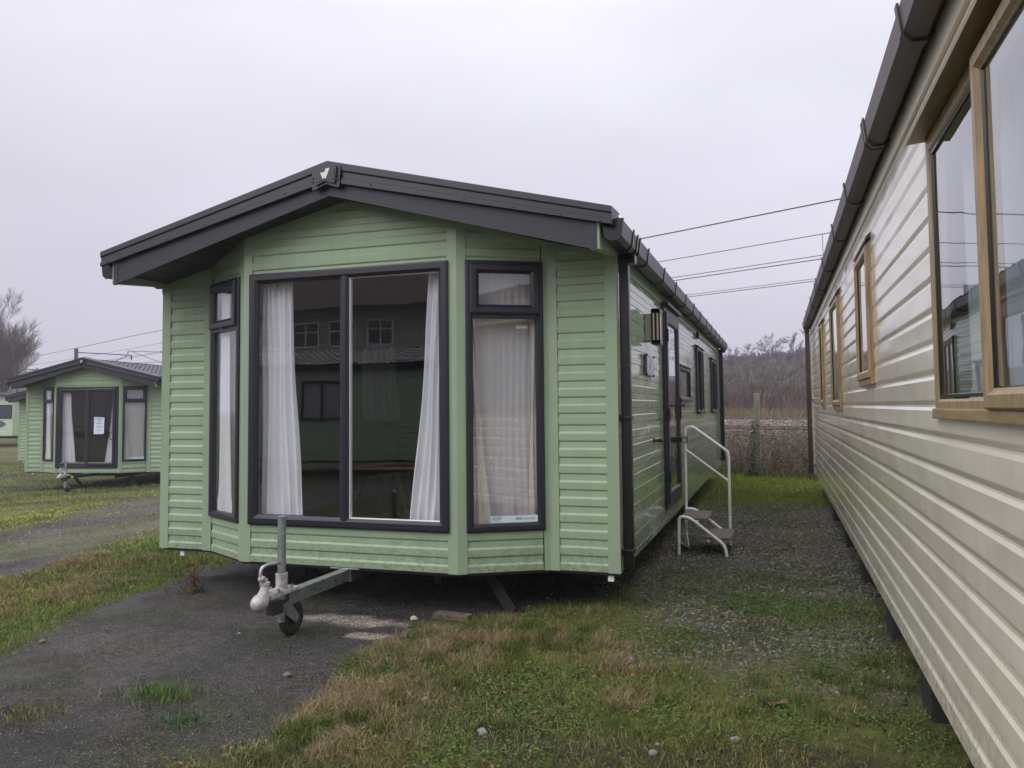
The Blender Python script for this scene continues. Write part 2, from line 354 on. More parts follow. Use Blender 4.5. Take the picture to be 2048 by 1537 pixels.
# ------------------------------------------------------------------ the green bay-fronted caravan
HB, XA, XB, YB = 1.83, .834, 1.375, -.308
ZB = .28
def sof(x): return 2.815-.2427*abs(x)
def make_green(loc, rz, L, label, group, kind='main', detail=True):
    root = empty('static_caravan', loc, rz, label, 'caravan', group)
    fl = Vector((XB-XA, -YB, 0)).normalized()          # along right bay facet (towards back-right)
    nR = Vector((fl.y, -fl.x, 0)); nL = Vector((-nR.x, nR.y, 0))
    F = (XB-XA)**2+YB**2; F = math.sqrt(F)
    wz0, wz1 = (.545, 2.34) if kind == 'main' else (.40, 2.34)
    # --- front cladding
    m = MB(); t_ = .062
    def P_(A, B, s): return (A[0]+(B[0]-A[0])*s, A[1]+(B[1]-A[1])*s)
    for sgn in (-1, 1):
        A, B = (sgn*XB, 0), (sgn*HB, 0)
        a, b = P_(A,B,.14), P_(A,B,.86)
        siding(m, a, b, (0,-1), ZB, 1.285); siding(m, a, b, (0,-1), 1.285, sof(a[0])-.035, sof(b[0])-.035, base=1.325); m.box(min(a[0],b[0]),max(a[0],b[0]),-.0125,-.004,1.278,1.292)
        A, B = (sgn*XA, YB), (sgn*XB, 0); nv = nR if sgn > 0 else nL
        a, b = P_(A,B,.09), P_(A,B,.91)
        siding(m, a, b, nv, ZB, .56); siding(m, a, b, nv, 2.33, sof(a[0])-.03, sof(b[0])-.03, base=2.33-PITCH*.55)
        siding(m, (0,YB), (sgn*(XA-.06),YB), (0,-1), 2.33, 2.80, sof(XA)+.0-.015, base=2.33-PITCH*.55)
    siding(m, (-XA+.06,YB), (XA-.06,YB), (0,-1), ZB, wz0+.01)
    m.build('front_cladding', greenf, root)
    # --- pillars and corner trims, each its own mesh
    def trim(pts, zt, name='corner_trim', screws=True):
        q = MB(); n_ = len(pts); out = []
        for i in range(n_-1):
            a = Vector((*pts[i], 0)); b = Vector((*pts[i+1], 0))
            q.add([(a.x,a.y,ZB-.004),(b.x,b.y,ZB-.004),(b.x,b.y,zt),(a.x,a.y,zt)], [(0,1,2,3)])
            back = Vector((0,.012,0))
        for p in (pts[0], pts[-1]):
            q.add([(p[0],p[1],ZB-.004),(p[0],p[1]+.02,ZB-.004),(p[0],p[1]+.02,zt),(p[0],p[1],zt)], [(0,1,2,3)])
        if screws:
            s_ = q
            for z in (.31,.95,1.6,2.25):
                if z < zt:
                    for k_ in (0, n_-2):
                        a = Vector((*pts[k_],0)); b = Vector((*pts[k_+1],0)); d = (b-a).normalized(); nv = Vector((d.y,-d.x,0))
                        c = (a+d*.012 if k_ == 0 else b-d*.012)+nv*.001; s_.ell((c.x,c.y,z), (.004,.004,.004), 6, 4)
        o = q.build(name, gtrim, root)
        return o
    e = .014
    for sg in (-1, 1):
        nv = nR if sg > 0 else nL; f_ = Vector((fl.x*sg, fl.y, 0))
        V1 = Vector((sg*XA, YB, 0)); V2 = Vector((sg*XB, 0, 0))
        p1 = [V1+Vector((-sg*.068,-e,0)), V1+Vector((0,-e,0))+nv*.002, V1+f_*.056+nv*e]
        p2 = [V2-f_*.050+nv*e, V2+Vector((0,-e,0))+nv*.001, V2+Vector((sg*.062,-e,0))]
        p3 = [Vector((sg*(HB-.066),-e,0)), Vector((sg*(HB+e),-e,0)), Vector((sg*(HB+e),.045,0))]
        for pp in (p1,p2,p3):
            if sg < 0: pp = pp[::-1]
            trim([(p.x,p.y) for p in pp], sof(max(abs(p.x) for p in pp))-.003)
    # trim strip just under the soffit, along each facet
    q = MB()
    for sg in (-1,1):
        for A,B,nv in (((0,YB),(sg*XA,YB),Vector((0,-1,0))), ((sg*XA,YB),(sg*XB,0),nR if sg>0 else nL), ((sg*XB,0),(sg*HB,0),Vector((0,-1,0)))):
            a = Vector((*A,0))+nv*.0155; b = Vector((*B,0))+nv*.0155
            q.quad((a.x,a.y,sof(A[0])-.045),(b.x,b.y,sof(B[0])-.045),(b.x,b.y,sof(B[0])),(a.x,a.y,sof(A[0])))
    q.build('gable_trim', gtrim, root)
    q = MB()                                            # dark floor edge below the cladding
    pl = [(-HB+.01,.01),(-XB,.012),(-XA,YB+.012),(XA,YB+.012),(XB,.012),(HB-.01,.01)]
    for a,b in zip(pl[:-1],pl[1:]): q.quad((a[0],a[1],ZB-.022),(b[0],b[1],ZB-.022),(b[0],b[1],ZB+.01),(a[0],a[1],ZB+.01))
    q.box(-HB+.011,HB-.011,.013,L-.01,ZB-.022,ZB-.001); q.prism([(x,y,ZB-.022) for x,y in [(-XB,.014),(-XA,YB+.014),(XA,YB+.014),(XB,.014)]], (0,0,.02))
    q.build('floor_edge', under, root)
    # --- side cladding
    RO = [(2.20,3.28,.41,2.29), (3.36,4.49,1.40,1.79), (5.38,6.32,1.25,2.13), (7.78,8.97,1.24,2.10)] if detail else [(2.5,3.6,1.2,2.1),(6,7.2,1.2,2.1)]
    LO = [(6.2,7.2,1.2,2.1)]
    zt = 2.345
    for sg, ops in ((1, RO), (-1, LO)):
        m = MB()
        for y0,y1,z0,z1 in wall_cols(.04, L-.04, ZB, zt, ops): siding(m, (sg*HB,y0), (sg*HB,y1), (sg,0), z0, z1, prof=PROFS)
        m.build('side_cladding', green, root)
        m = MB().quad((sg*(HB+.016),-.02,2.30),(sg*(HB+.016),L+.01,2.30),(sg*(HB+.016),L+.01,2.43),(sg*(HB+.016),-.02,2.43))
        m.quad((sg*(HB+.016),-.02,2.30),(sg*(HB+.016),L+.01,2.30),(sg*(HB),L+.01,2.30),(sg*(HB),-.02,2.30)); m.build('eaves_trim', gtrim, root)
        m = MB()
        y1 = L
        m.box(min(sg*(HB+.014),sg*(HB-.02)),max(sg*(HB+.014),sg*(HB-.02)),L-.05,L+.016,ZB-.004,2.36); m.build('corner_trim', gtrim, root)
    m = MB(); siding(m, (-HB+.03,L), (0,L), (0,1), ZB, sof(HB), 2.81); siding(m, (0,L), (HB-.03,L), (0,1), ZB, 2.81, sof(HB)); m.build('rear_cladding', green, root)
    # --- roof: tile-effect sheet, verge caps, fascia, soffit
    def rz_(x): return 3.005-.2487*abs(x)
    for sg in (-1,1):
        vs = []; fs = []; rows = []
        for i in range(9):
            x0 = 1.93*i/9; x1 = 1.93*(i+1)/9
            rows += [(x0,.0 if i else 0.), (x1,.018)]
        ny = int((L+.5)/.03); ys = [-.52+(L+.62)*k/ny for k in range(ny+1)]
        for x,dz in rows:
            for y in ys: vs.append((sg*x, y, rz_(x)-.02+dz*(x>0)-.0+.009*math.sin(2*math.pi*y/.19)))
        nr = len(rows)
        fs = [(j*(ny+1)+i, j*(ny+1)+i+1, (j+1)*(ny+1)+i+1, (j+1)*(ny+1)+i) for j in range(nr-1) for i in range(ny)]
        MB().add(vs, fs).build('roof_sheet', tile, root)
        # verge cap: three flat faces, ribbed
        capn = [( -.560, 0.0), (-.566,-.004), (-.566,-.045), (-.556,-.055), (-.556,-.090), (-.566,-.100), (-.566,-.128), (-.548,-.132)]
        vs = []
        for x, z0, z1 in ((.0,3.032,2.885),(1.93,2.551,2.438)):
            for y, t in [(-.30,.012)]+capn: vs.append((sg*x, y, z0+(z1-z0)*(-t/.132)))
        k_ = len(capn)+1
        MB().add(vs, [(i,i+1,k_+i+1,k_+i) for i in range(k_-1)]+[tuple(range(k_,2*k_))]).build('verge_cap', anthm, root)
        m = MB(); m.prism([(0,-.532,2.99),(0,-.532,2.80),(sg*1.825,-.532,2.300),(sg*1.825,-.532,2.50)], (0,.016,0))
        for x in (.33,.66,.99,1.32,1.62,1.86):
            for dz in (.126,): m.ell((sg*x,-.569,3.032-.2492*x-.118+.009*x), (.006,.004,.006), 6, 4)
        fb = m.build('fascia_board', fasc, root)
        # soffit boards with grooves
        m = MB(); nb = 17
        for i in range(nb):
            x0 = HB*i/nb; x1 = HB*(i+1)/nb-.006
            m.prism([(sg*x0,-.53,sof(x0)),(sg*x1,-.53,sof(x1)),(sg*x1,.06,sof(x1)),(sg*x0,.06,sof(x0))], (0,0,.012))
            m.prism([(sg*x1,-.53,sof(x1)+.006),(sg*(x1+.006),-.53,sof(x1)+.006),(sg*(x1+.006),.06,sof(x1)+.006),(sg*x1,.06,sof(x1)+.006)], (0,0,.008))
        m.build('soffit', soff, root)
        # boxed green wing carrying the side wall forward to the fascia
        m = MB(); xo = sg*(HB+.017); xi = sg*(HB-.028)
        for xx in (xo, xi): m.quad((xx,-.528,2.305),(xx,.0,2.352),(xx,.0,2.50),(xx,-.528,2.50))
        m.quad((xo,-.528,2.305),(xi,-.528,2.305),(xi,0,2.352),(xo,0,2.352)); m.quad((xo,-.528,2.305),(xi,-.528,2.305),(xi,-.528,2.50),(xo,-.528,2.50))
        m.build('eaves_wing', gtrim, root)
        m = MB(); m.box(min(sg*1.79,sg*1.832),max(sg*1.79,sg*1.832),-.5345,-.5325,2.296,2.46); m.build('fascia_end_cap', anth, root)
        # gutter
        ph = [(1.855,2.475),(1.872,2.385),(1.90,2.362),(1.945,2.362),(1.972,2.385),(1.985,2.475),(1.979,2.475),(1.966,2.388),(1.942,2.368),(1.903,2.368),(1.878,2.388),(1.861,2.475)]
        y0 = -.49
        m = MB(); m.prism([(sg*x,y0,z) for x,z in ph], (0,L+.1-y0,0)); gu = m.build('gutter', anth, root)
        cap = [(1.852,2.487),(1.868,2.382),(1.898,2.357),(1.947,2.357),(1.976,2.382),(1.990,2.487)]
        for ye in (y0-.006, L+.1): MB().prism([(sg*x,ye,z) for x,z in cap], (0,.012,0)).build('gutter_end', black, gu)
        if detail or sg > 0:
            for yb in (-.14,.02,.12,.5,1.36,2.16,3.0,3.8,4.6,5.5,6.3,7.1,7.9,8.7,9.4):
                if yb > L: continue
                m = MB(); br = [(1.845,2.44),(1.866,2.380),(1.897,2.353),(1.948,2.353),(1.979,2.380),(1.993,2.49),(1.985,2.49),(1.972,2.384),(1.944,2.360),(1.901,2.360),(1.872,2.386),(1.852,2.44)]
                m.prism([(sg*x,yb,z) for x,z in br], (0,.03,0)); m.build('gutter_bracket', black, gu)
        # downpipes
        for yp, zb in ((.065,.30),(L-.10,.36)):
            if sg < 0: continue
            m = MB(); x0, x1 = sorted((sg*1.848, sg*1.912)); m.bbox(x0,x1,yp,yp+.066,zb,2.33,.006); dp = m.build('downpipe', black, root)
            m = MB(); x0, x1 = sorted((sg*1.845, sg*1.96)); m.bbox(x0,x1,yp-.012,yp+.078,2.31,2.372,.006); m.build('outlet', black, dp)
            for zc in (1.27,.40):
                m = MB(); x0, x1 = sorted((sg*1.84, sg*1.918)); m.bbox(x0,x1,yp-.012,yp+.078,zc,zc+.022,.003); x0, x1 = sorted((sg*1.842, sg*1.862)); m.bbox(x0,x1,yp-.05,yp+.0,zc-.012,zc+.034,.004); m.build('pipe_clip', black, dp)
    m = MB(); m.tube([(0,-.40,2.985),(0,L+.08,2.985)], .032, 8); m.build('ridge_cap', anthm, root)
    # --- badge
    def sh(pts, y): return [(x,y,z) for x,z in pts]
    bd = empty('badge', (0,0,0)); bd.parent = root
    bo = MB(); bo.prism(sh([(-.108,2.985),(0,3.020),(.112,2.985),(.103,2.842),(.088,2.838),(0,2.868),(-.095,2.832),(-.105,2.84)], -.566), (0,-.010,0)); bo.build('back_plate', anthm, bd)
    m = MB(); m.prism(sh([(-.088,2.972),(0,3.002),(.088,2.978),(.076,2.872),(.066,2.866),(0,2.886),(-.066,2.862),(-.076,2.868)], -.576), (0,-.014,0)); m.prism(sh([(-.078,2.966),(0,2.993),(.078,2.970),(.068,2.880),(0,2.897),(-.068,2.876)], -.590), (0,-.003,0)); m.build('badge_plate', anth, bd)
    lg = [(690,630),(845,612),(862,618),(905,500),(1060,488),(908,850),(882,850),(850,770),(830,855),(800,855)]
    m = MB(); s0 = 1.12/19.21/300
    m.prism([((X-860)*s0, -.593, 2.932-(Y-680)*s0) for X,Y in lg], (0,-.002,0)); m.build('emblem', logo, bd)
    for sg in (-1,1):
        for zz in (2.915,2.888): MB().ell((sg*.097,-.578,zz), (.006,.005,.006), 8, 5).build('screw_head', black, bd)
    # --- centre window
    fw_ = .80 if kind == 'patio' else .778
    wn = MB(); frame(wn, (-fw_,YB-.004,wz0), (1,0,0), (0,-1,0), 2*fw_, wz1-wz0)
    if kind == 'main':
        wn.add([(a,YB-.004-o,z) for z in (wz0+.055,wz1-.055) for a,o in ((-.036,.016),(-.03,.02),(-.014,.034),(.014,.034),(.03,.02),(.036,.016))], [(i,i+1,7+i,6+i) for i in range(5)])
    wo_ = wn.build('front_window', anth, root)
    if kind == 'main':
        for s in (-1,1):
            a = -fw_+.065 if s < 0 else .033; b = -.033 if s < 0 else fw_-.065
            pane(wo_, (a,YB,wz0+.065), (1,0,0), (0,-1,0), b-a, wz1-wz0-.13, .010)
            q = MB(); frame(q, (a-.002,YB-.004,wz0+.062), (1,0,0), (0,-1,0), b-a+.004, wz1-wz0-.124, [(0,.0),(0,.012),(.006,.013),(.010,.004),(.010,-.02)]); q.build('glazing_bead', white if s > 0 else anth, wo_)
    else:
        for s in (-1,1):
            a = -fw_+.06 if s < 0 else .0; b = .03 if s < 0 else fw_-.06
            q = MB(); frame(q, (a,YB-(.0 if s<0 else .022),wz0+.05), (1,0,0), (0,-1,0), b-a, wz1-wz0-.10, FP, 1.2); fo = q.build('sliding_door', anth, wo_)
            pane(fo, (a+.07,YB,wz0+.13), (1,0,0), (0,-1,0), b-a-.14, wz1-wz0-.26, .010 if s<0 else .03)
        q = MB(); hx = fw_-.115; q.tube(bend([(hx,YB-.06,1.25),(hx-.05,YB-.085,1.25),(hx-.05,YB-.085,1.07),(hx,YB-.06,1.07)], .03), .010, 6); q.build('handle', black, fo)
        pp = MB(); yb = YB-.052; pp.quad((.20,yb,1.20),(.46,yb,1.205),(.468,yb,1.60),(.205,yb,1.61)); po = pp.build('paper_notice', paper, wo_)
        q = MB(); q.quad((.225,yb-.001,1.545),(.445,yb-.001,1.54),(.445,yb-.001,1.59),(.225,yb-.001,1.595)); q.build('notice_header', paperb, po)
        q = MB()
        for z, x0, x1, h in ((1.515,.28,.40,.010),(1.485,.31,.36,.012),(1.46,.25,.43,.010),(1.44,.28,.38,.006),(1.385,.25,.43,.009),(1.352,.29,.43,.004),(1.33,.27,.41,.003),(1.29,.27,.40,.006),(1.26,.28,.37,.003)):
            q.quad((x0,yb-.0012,z),(x1,yb-.0012,z),(x1,yb-.0012,z+h),(x0,yb-.0012,z+h))
        q.build('lettering', ink, po)
    # --- angled bay windows: opening top light over a fixed pane
    wz = .545
    for sg in (-1,1):
        nv = nR if sg > 0 else nL
        if sg > 0: O = Vector((XA,YB,wz))+fl*.052; u = fl
        else: u = Vector((fl.x,-fl.y,0)); O = Vector((-XB,0,wz))+u*(F-.052-.528)
        ww = .528; hh = 2.34-wz; tz = 1.428
        q = MB(); frame(q, O, u, nv, ww, hh, FP, .72 if sg>0 else .72)
        q.add([(O+u*a+nv*o+Vector((0,0,tz+dz)))[:] for a in (.045,ww-.045) for dz,o in ((-.022,.014),(-.018,.03),(.018,.03),(.022,.014))], [(i,i+1,5+i,4+i) for i in range(3)])
        bo_ = q.build('bay_window', anth, root)
        pane(bo_, O+u*.045+Vector((0,0,.045)), u, nv, ww-.09, tz-.06, .009)
        q = MB(); q2 = O+u*.026+Vector((0,0,tz+.008)); frame(q, q2, u, nv, ww-.052, hh-tz-.03, [(0,.02),(0,.050),(.010,.055),(.044,.055),(.060,.040),(.066,.036),(.066,.0)], .95)
        ts = q.build('top_light', anth, bo_); pane(ts, q2+u*.06+Vector((0,0,.06)), u, nv, ww-.052-.12, hh-tz-.03-.12, .028)
        q = MB(); c_ = q2+u*((ww-.052)/2)+nv*.05+Vector((0,0,-.004)); q.beam(c_-u*.02, c_+u*.02, .01, .008); q.build('drip_vent', black, ts)
        # nets and drapes behind the glass
        inw = -nv
        if sg > 0 or True:
            curtain(bo_, O+inw*.075+Vector((0,0,hh-.03))+u*.01, u, nv, ww-.02, ww-.02, hh-.06, folds=11, amp=.0022, m=sheer, seed=3+sg)
            curtain(bo_, O+inw*.03+Vector((0,0,hh-.03))+u*(.0 if sg>0 else .06), u, nv, .05 if sg>0 else .16, .17 if sg>0 else .26, hh-.06, folds=3, amp=.012, m=creamc if sg>0 else curt, seed=8+sg)
            curtain(bo_, O+inw*.03+Vector((0,0,hh-.03))+u*(ww-.07), u, nv, .05, .07, hh-.06, folds=2, amp=.012, m=creamc if sg > 0 else curt, seed=18+sg, shift=-.02)
    # --- front curtains
    ht = 2.31; hb = wz0+.045
    ws = (.21,.33) if kind == 'main' else (.22,.40)
    curtain(root, (-fw_+.01,YB+.095,ht), (1,0,0), (0,1,0), ws[0]+.05, ws[1]+.03, ht-hb, folds=6, amp=.018, seed=1)
    curtain(root, (fw_-.01,YB+.095,ht), (-1,0,0), (0,1,0), .17, ws[1], ht-hb, folds=6, amp=.018, seed=2)
    # --- interior shell
    m = MB(); zi = ZB+.06; X = HB-.05; LI = min(L-.1, 5.2)
    flr = [(-X,.05,zi),(-XB+.03,.06,zi),(-XA+.03,YB+.06,zi),(XA-.03,YB+.06,zi),(XB-.03,.06,zi),(X,.05,zi),(X,LI,zi),(-X,LI,zi)]
    m.add(flr, [tuple(range(8))]); m.build('interior_floor', carpet, root)
    m = MB()
    for sg in (-1,1): m.quad((0,.05,2.72),(sg*X,.05,2.72-.2*X),(sg*X,LI,2.72-.2*X),(0,LI,2.72)); m.add([(0,YB+.05,2.70),(sg*(XA-.03),YB+.05,2.53),(sg*(XB-.05),.05,2.42),(0,.05,2.70)],[(0,1,2,3)])
    m.build('interior_ceiling', ceilm, root)
    m = MB()
    for sg, ops in ((1, RO), (-1, LO)):
        for y0,y1,z0,z1 in wall_cols(.05, LI, zi, 2.40, [o for o in ops if o[1] < LI]): m.quad((sg*X,y0,z0),(sg*X,y1,z0),(sg*X,y1,z1),(sg*X,y0,z1))
    m.quad((-X,LI,zi),(X,LI,zi),(X,LI,2.72),(-X,LI,2.72))
    for sg in (-1,1):                                   # below the bay sills, inside
        m.quad((sg*(XB-.02),.05,zi),(sg*X,.05,zi),(sg*X,.05,2.5),(sg*(XB-.02),.05,2.5))
    m.build('interior_wall', lining, root)
    if kind == 'main':
        m = MB(); m.bbox(-X+.01,-X+.62,3.95,5.15,zi,zi+.9); m.bbox(-X+.01,-X+.36,3.95,5.15,1.75,2.3); m.bbox(-.25,.35,4.6,5.15,zi,2.25); m.build('kitchen_cupboard', darkw, root)
        m = MB(); m.bbox(X-.8,X-.01,.5,2.1,zi,zi+.42,.03); m.bbox(X-.25,X-.02,.5,2.1,zi+.42,zi+.80,.05); m.build('sofa', mat('sofa_cloth', (.10,.09,.10), rough=.9), root)
        curtain(root, (-X+.22,2.70,2.12), (0,1,0), (1,0,0), .85, .95, .90, folds=6, amp=.02, seed=9)
    # left side windows
    for a,b,c,d in LO:
        q = MB(); frame(q, (-HB,b,c), (0,-1,0), (-1,0,0), b-a, d-c, FP, .8); fo = q.build('side_window', anth, root); pane(fo, (-HB,b-.05,c+.05), (0,-1,0), (-1,0,0), b-a-.1, d-c-.1, .01)
    if True:
        for a,b,c,d in (RO[1:] if detail else RO):
            q = MB(); frame(q, (HB,a,c), (0,1,0), (1,0,0), b-a, d-c, FP, .85); fo = q.build('side_window', anth, root)
            pane(fo, (HB,a+.05,c+.05), (0,1,0), (1,0,0), b-a-.1, d-c-.1, .012, glassr)
            q = MB(); q.prism([(HB+.012,a-.03,d+.002),(HB+.055,a-.03,d-.006),(HB+.055,a-.03,d+.004),(HB+.012,a-.03,d+.022)], (0,b-a+.06,0)); q.build('drip_cap', anth, fo)
            q = MB(); q.bbox(HB+.02,HB+.055,a+.02,b-.02,c+.0,c+.03,.004); q.build('window_sill', anth, fo)
            if d-c > .5: q = MB(); q.bbox(HB+.01,HB+.046,(a+b)/2-.02,(a+b)/2+.02,c+.04,d-.04,.005); q.build('mullion', anth, fo)
            curtain(fo, (HB-.04,a+.04,d-.03), (0,1,0), (1,0,0), b-a-.08, b-a-.08, d-c-.06, folds=8, amp=.012, m=sheer, seed=int(a*7))
    if detail:
        a,b,c,d = RO[0]
        q = MB(); frame(q, (HB,a,c), (0,1,0), (1,0,0), b-a, d-c, FP, .9); do = q.build('door', anth, root)
        q = MB(); frame(q, (HB,a+.055,c+.055), (0,1,0), (1,0,0), b-a-.11, d-c-.11, [(0,0),(0,.046),(.01,.05),(.09,.05),(.105,.038),(.105,.0)]); dl = q.build('door_leaf', anthm, do)
        pane(dl, (HB,a+.15,c+.15), (0,1,0), (1,0,0), b-a-.30, d-c-.30, .03, glassr)
        curtain(do, (HB-.06,a+.1,d-.1), (0,1,0), (1,0,0), b-a-.2, b-a-.2, d-c-.2, folds=9, amp=.012, m=sheer, seed=21)
        for z in (.65,1.22,1.95):
            q = MB(); q.bbox(HB+.03,HB+.066,a+.035,a+.075,z,z+.12,.006); q.build('hinge', black, do)
        q = MB(); q.bbox(HB+.05,HB+.062,b-.11,b-.075,1.22,1.45,.004); q.tube(bend([(HB+.06,b-.092,1.36),(HB+.105,b-.092,1.36),(HB+.105,b-.21,1.36)], .02), .010, 8); q.build('handle', black, do)
        q = MB(); q.bbox(HB+.012,HB+.075,a-.02,b+.02,d,d+.03,.005); q.build('drip_cap', anth, do)
        # wall lamp
        lo = empty('wall_lamp'); lo.parent = root
        q = MB(); q.bbox(HB+.008,HB+.066,1.20,1.36,1.88,2.10,.006); q.build('lamp_housing', lampb, lo)
        q = MB(); q.bbox(HB+.062,HB+.132,1.19,1.215,1.855,2.135,.004); q.bbox(HB+.062,HB+.132,1.34,1.365,1.855,2.135,.004); q.bbox(HB+.062,HB+.132,1.19,1.365,2.10,2.138,.004); q.bbox(HB+.062,HB+.132,1.19,1.365,1.85,1.885,.004)
        q.bbox(HB+.062,HB+.07,1.20,1.36,1.88,2.11,.002); q.bbox(HB+.092,HB+.104,1.188,1.21,1.88,2.11,.002); q.build('lamp_frame', black, lo)
        q = MB(); q.bbox(HB+.07,HB+.127,1.205,1.35,1.885,2.10,.004); q.build('lamp_lens', lampg, lo)
        q = MB(); q.box(HB+.076,HB+.089,1.186,1.19,1.885,2.10); q.box(HB+.107,HB+.120,1.186,1.19,1.885,2.10); q.build('lamp_slot', lampg, lo)
        # name plaque
        q = MB(); q.bbox(HB+.012,HB+.034,1.12,1.50,1.60,1.775,.006); pl_ = q.build('plaque', plq, root)
        q = MB(); s1 = 1/5200
        q.prism([(HB+.034, 1.30+(X_-860)*s1, 1.69-(Y_-680)*s1) for X_,Y_ in lg], (.002,0,0)); q.build('emblem', logo, pl_)
        for yy,zz in ((1.13,1.61),(1.49,1.61),(1.13,1.765),(1.49,1.765)): MB().ell((HB+.035,yy,zz), (.008,.01,.01), 8, 6).build('screw_head', black, pl_)
        q = MB(); q.tube([(HB,1.58,1.07),(HB+.07,1.58,1.07)], .011, 10); q.tube([(HB+.0,1.58,1.07),(HB+.018,1.58,1.07)], .02, 10); q.tube([(HB+.045,1.58,1.07),(HB+.085,1.58,1.07)], .016, 10); q.build('overflow_pipe', black, root)
        q = MB(); q.bbox(HB+.01,HB+.05,5.5,5.66,2.24,2.33,.01); q.build('vent_cover', black, root)
        # sticker and chalk number on the right bay glass
        sO = Vector((XA,YB,0))+fl*.052+nR*.0135
        def bp_(a, z, o=0.): return (sO+fl*a+nR*o+Vector((0,0,z)))
        q = MB(); q.quad(bp_(.16,.60)[:],bp_(.478,.60)[:],bp_(.478,.645)[:],bp_(.16,.645)[:]); st = q.build('window_sticker', stick, root)
        text('ideal', .026, stickb, st, bp_(.325,.6185,.001), fl); text('caravans', .021, stickg, st, bp_(.384,.6185,.001), fl)
        text('YOUR HOLIDAY', .0095, stickb, st, bp_(.167,.633,.001), fl); text('HOME IS HERE', .0095, stickb, st, bp_(.167,.621,.001), fl); text('www.ideal.co.uk', .008, stickg, st, bp_(.167,.610,.001), fl)
        text('01641', .032, chalk, root, bp_(.345,1.885,.001), fl, name='chalk_number', th=.0008)
    for sg in (-1,1):                                    # white tapes hanging at the front corners
        q = MB(); x = -1.66 if sg < 0 else 1.77; q.bbox(x-.02,x+.02,.03,.04,ZB-.065,ZB+.0,.002); q.build('corner_tab', white, root)
    # --- running gear
    for x in (-.55,.55): MB().beam((x,.0,ZB-.085), (x,L-.3,ZB-.085), .05, .12).build('chassis_rail', under, root)
    MB().beam((-.62,.05,ZB-.06),(.62,.05,ZB-.06),.05,.08).build('chassis_rail', under, root)
    for x in (-.55,.55): MB().beam((x,.9,ZB-.08),(0,-.1,ZB-.045),.05,.05).build('chassis_brace', under, root)
    for s in ((-.62,-.02,ZB,-.36,.10,.0), (.86,.06,ZB,1.13,-.09,.0), (-1.1,L-.6,ZB,-1.3,L-.4,0), (1.1,L-.6,ZB,1.3,L-.4,0)):
        q = MB(); a, b = Vector(s[:3]), Vector(s[3:]); zf = -.11 if kind == 'patio' else 0.; b.z = zf
        q.beam(a, b, .075, .018, (0,1,0)); q.beam(a+Vector((.0,.03,0)), b+Vector((0,.02,0)), .02, .05, (0,1,0)); q.beam(a+Vector((-.1,0,0)), a.lerp(b,.45), .015, .015); q.beam(a+Vector((.12,0,0)), a.lerp(b,.5), .012, .012)
        q.bbox(b.x-.07,b.x+.07,b.y-.05,b.y+.05,zf,zf+.012,.003); q.build('corner_steady', dgreen, root)
    for s in (-1,1):
        q = MB(); x0, x1 = sorted((s*.95,s*1.12)); q.tube([(x0,L*.5,.03+.22),(x1,L*.5,.03+.22)], .22, 24); q.build('road_wheel', rubber, root)
    dk = galv if kind == 'main' else under
    db = empty('drawbar'); db.parent = root
    q = MB(); q.bbox(-.034,.034,-1.02,-.27,.190,.268,.004); q.build('beam', dk, db)
    q = MB(); q.bbox(-.042,.042,-.31,.6,.182,.274,.004); q.bbox(-.11,.11,-.33,-.22,.268,.276,.002); q.build('beam_sleeve', galv, db)
    for b_ in ([(-.036,-.75,.23),(.036,-.75,.23)],[(-.036,-.50,.23),(.036,-.50,.23)],[(.028,-.99,.285),(.028,-.99,.308)],[(-.024,-1.13,.285),(-.024,-1.13,.318)],[(.03,-1.13,.285),(.03,-1.13,.312)]): MB().tube(b_, .0095, 6).build('bolt', galv if b_[0][2]>.25 else under, db)
    q = MB()
    q.ell((0,-1.270,.258), (.048,.056,.050), 18, 12); q.tube([(0,-1.245,.27),(0,-1.225,.32),(0,-1.222,.352)], [.040,.027,.025], 14); q.tube([(0,-1.222,.350),(0,-1.222,.366)], .030, 12); q.tube([(0,-1.222,.366),(0,-1.222,.385)], .017, 10)
    q.prism([(-.045,-.93,.270),(-.036,-1.2,.262),(.036,-1.2,.262),(.045,-.93,.270)], (0,0,.018)); q.ell((0,-1.10,.285), (.040,.13,.026), 14, 8)
    q.tube([(0,-1.055,.27),(0,-1.055,.385)], .036, 16); q.build('coupling_head', castp, db, smooth=True, auto=50)
    q = MB(); q.tube(bend([(0,-1.222,.38),(0,-1.262,.395),(0,-1.262,.452),(0,-1.20,.462),(0,-1.085,.452)], .03), .0095, 8); q.tube([(-.014,-1.25,.39),(.014,-1.25,.39)], .018, 10); q.build('coupling_handle', castp, db, smooth=True)
    q = MB(); q.bbox(-.03,.03,-1.17,-1.03,.16,.232,.01); q.build('safety_block', rubber, db)
    jw = MB(); jw.tube([(0,-1.055,.385),(0,-1.055,.715)], .0245, 16); jw.tube([(0,-1.055,.715),(0,-1.055,.722)], .026, 16); jw.tube([(0,-1.055,.10),(0,-1.055,.27)], .022, 14); js = jw.build('jockey_wheel_post', galv, db, smooth=True, auto=40)
    if kind == 'patio': js.location.z = -.11
    q = MB()
    for s in (-1,1): q.prism([(s*.032,y_,z_) for y_,z_ in ((-1.075,.205),(-1.03,.222),(-.935,.122),(-.928,.092),(-.955,.072),(-1.06,.145))],(s*.005,0,0))
    q.bbox(-.032,.032,-1.078,-1.062,.13,.21,.003); q.tube([(-.045,-.955,.098),(.045,-.955,.098)], .009, 8); q.build('fork', galv, js)
    q = MB(); n_ = 28; prf = [(.045,.018),(.075,.026),(.092,.026),(.100,.018),(.102,0),(.100,-.018),(.092,-.026),(.075,-.026),(.045,-.018)]
    vs = [(x, -.955+r*math.cos(2*math.pi*k/n_), .102+r*math.sin(2*math.pi*k/n_)) for k in range(n_) for r,x in prf]; kk = len(prf)
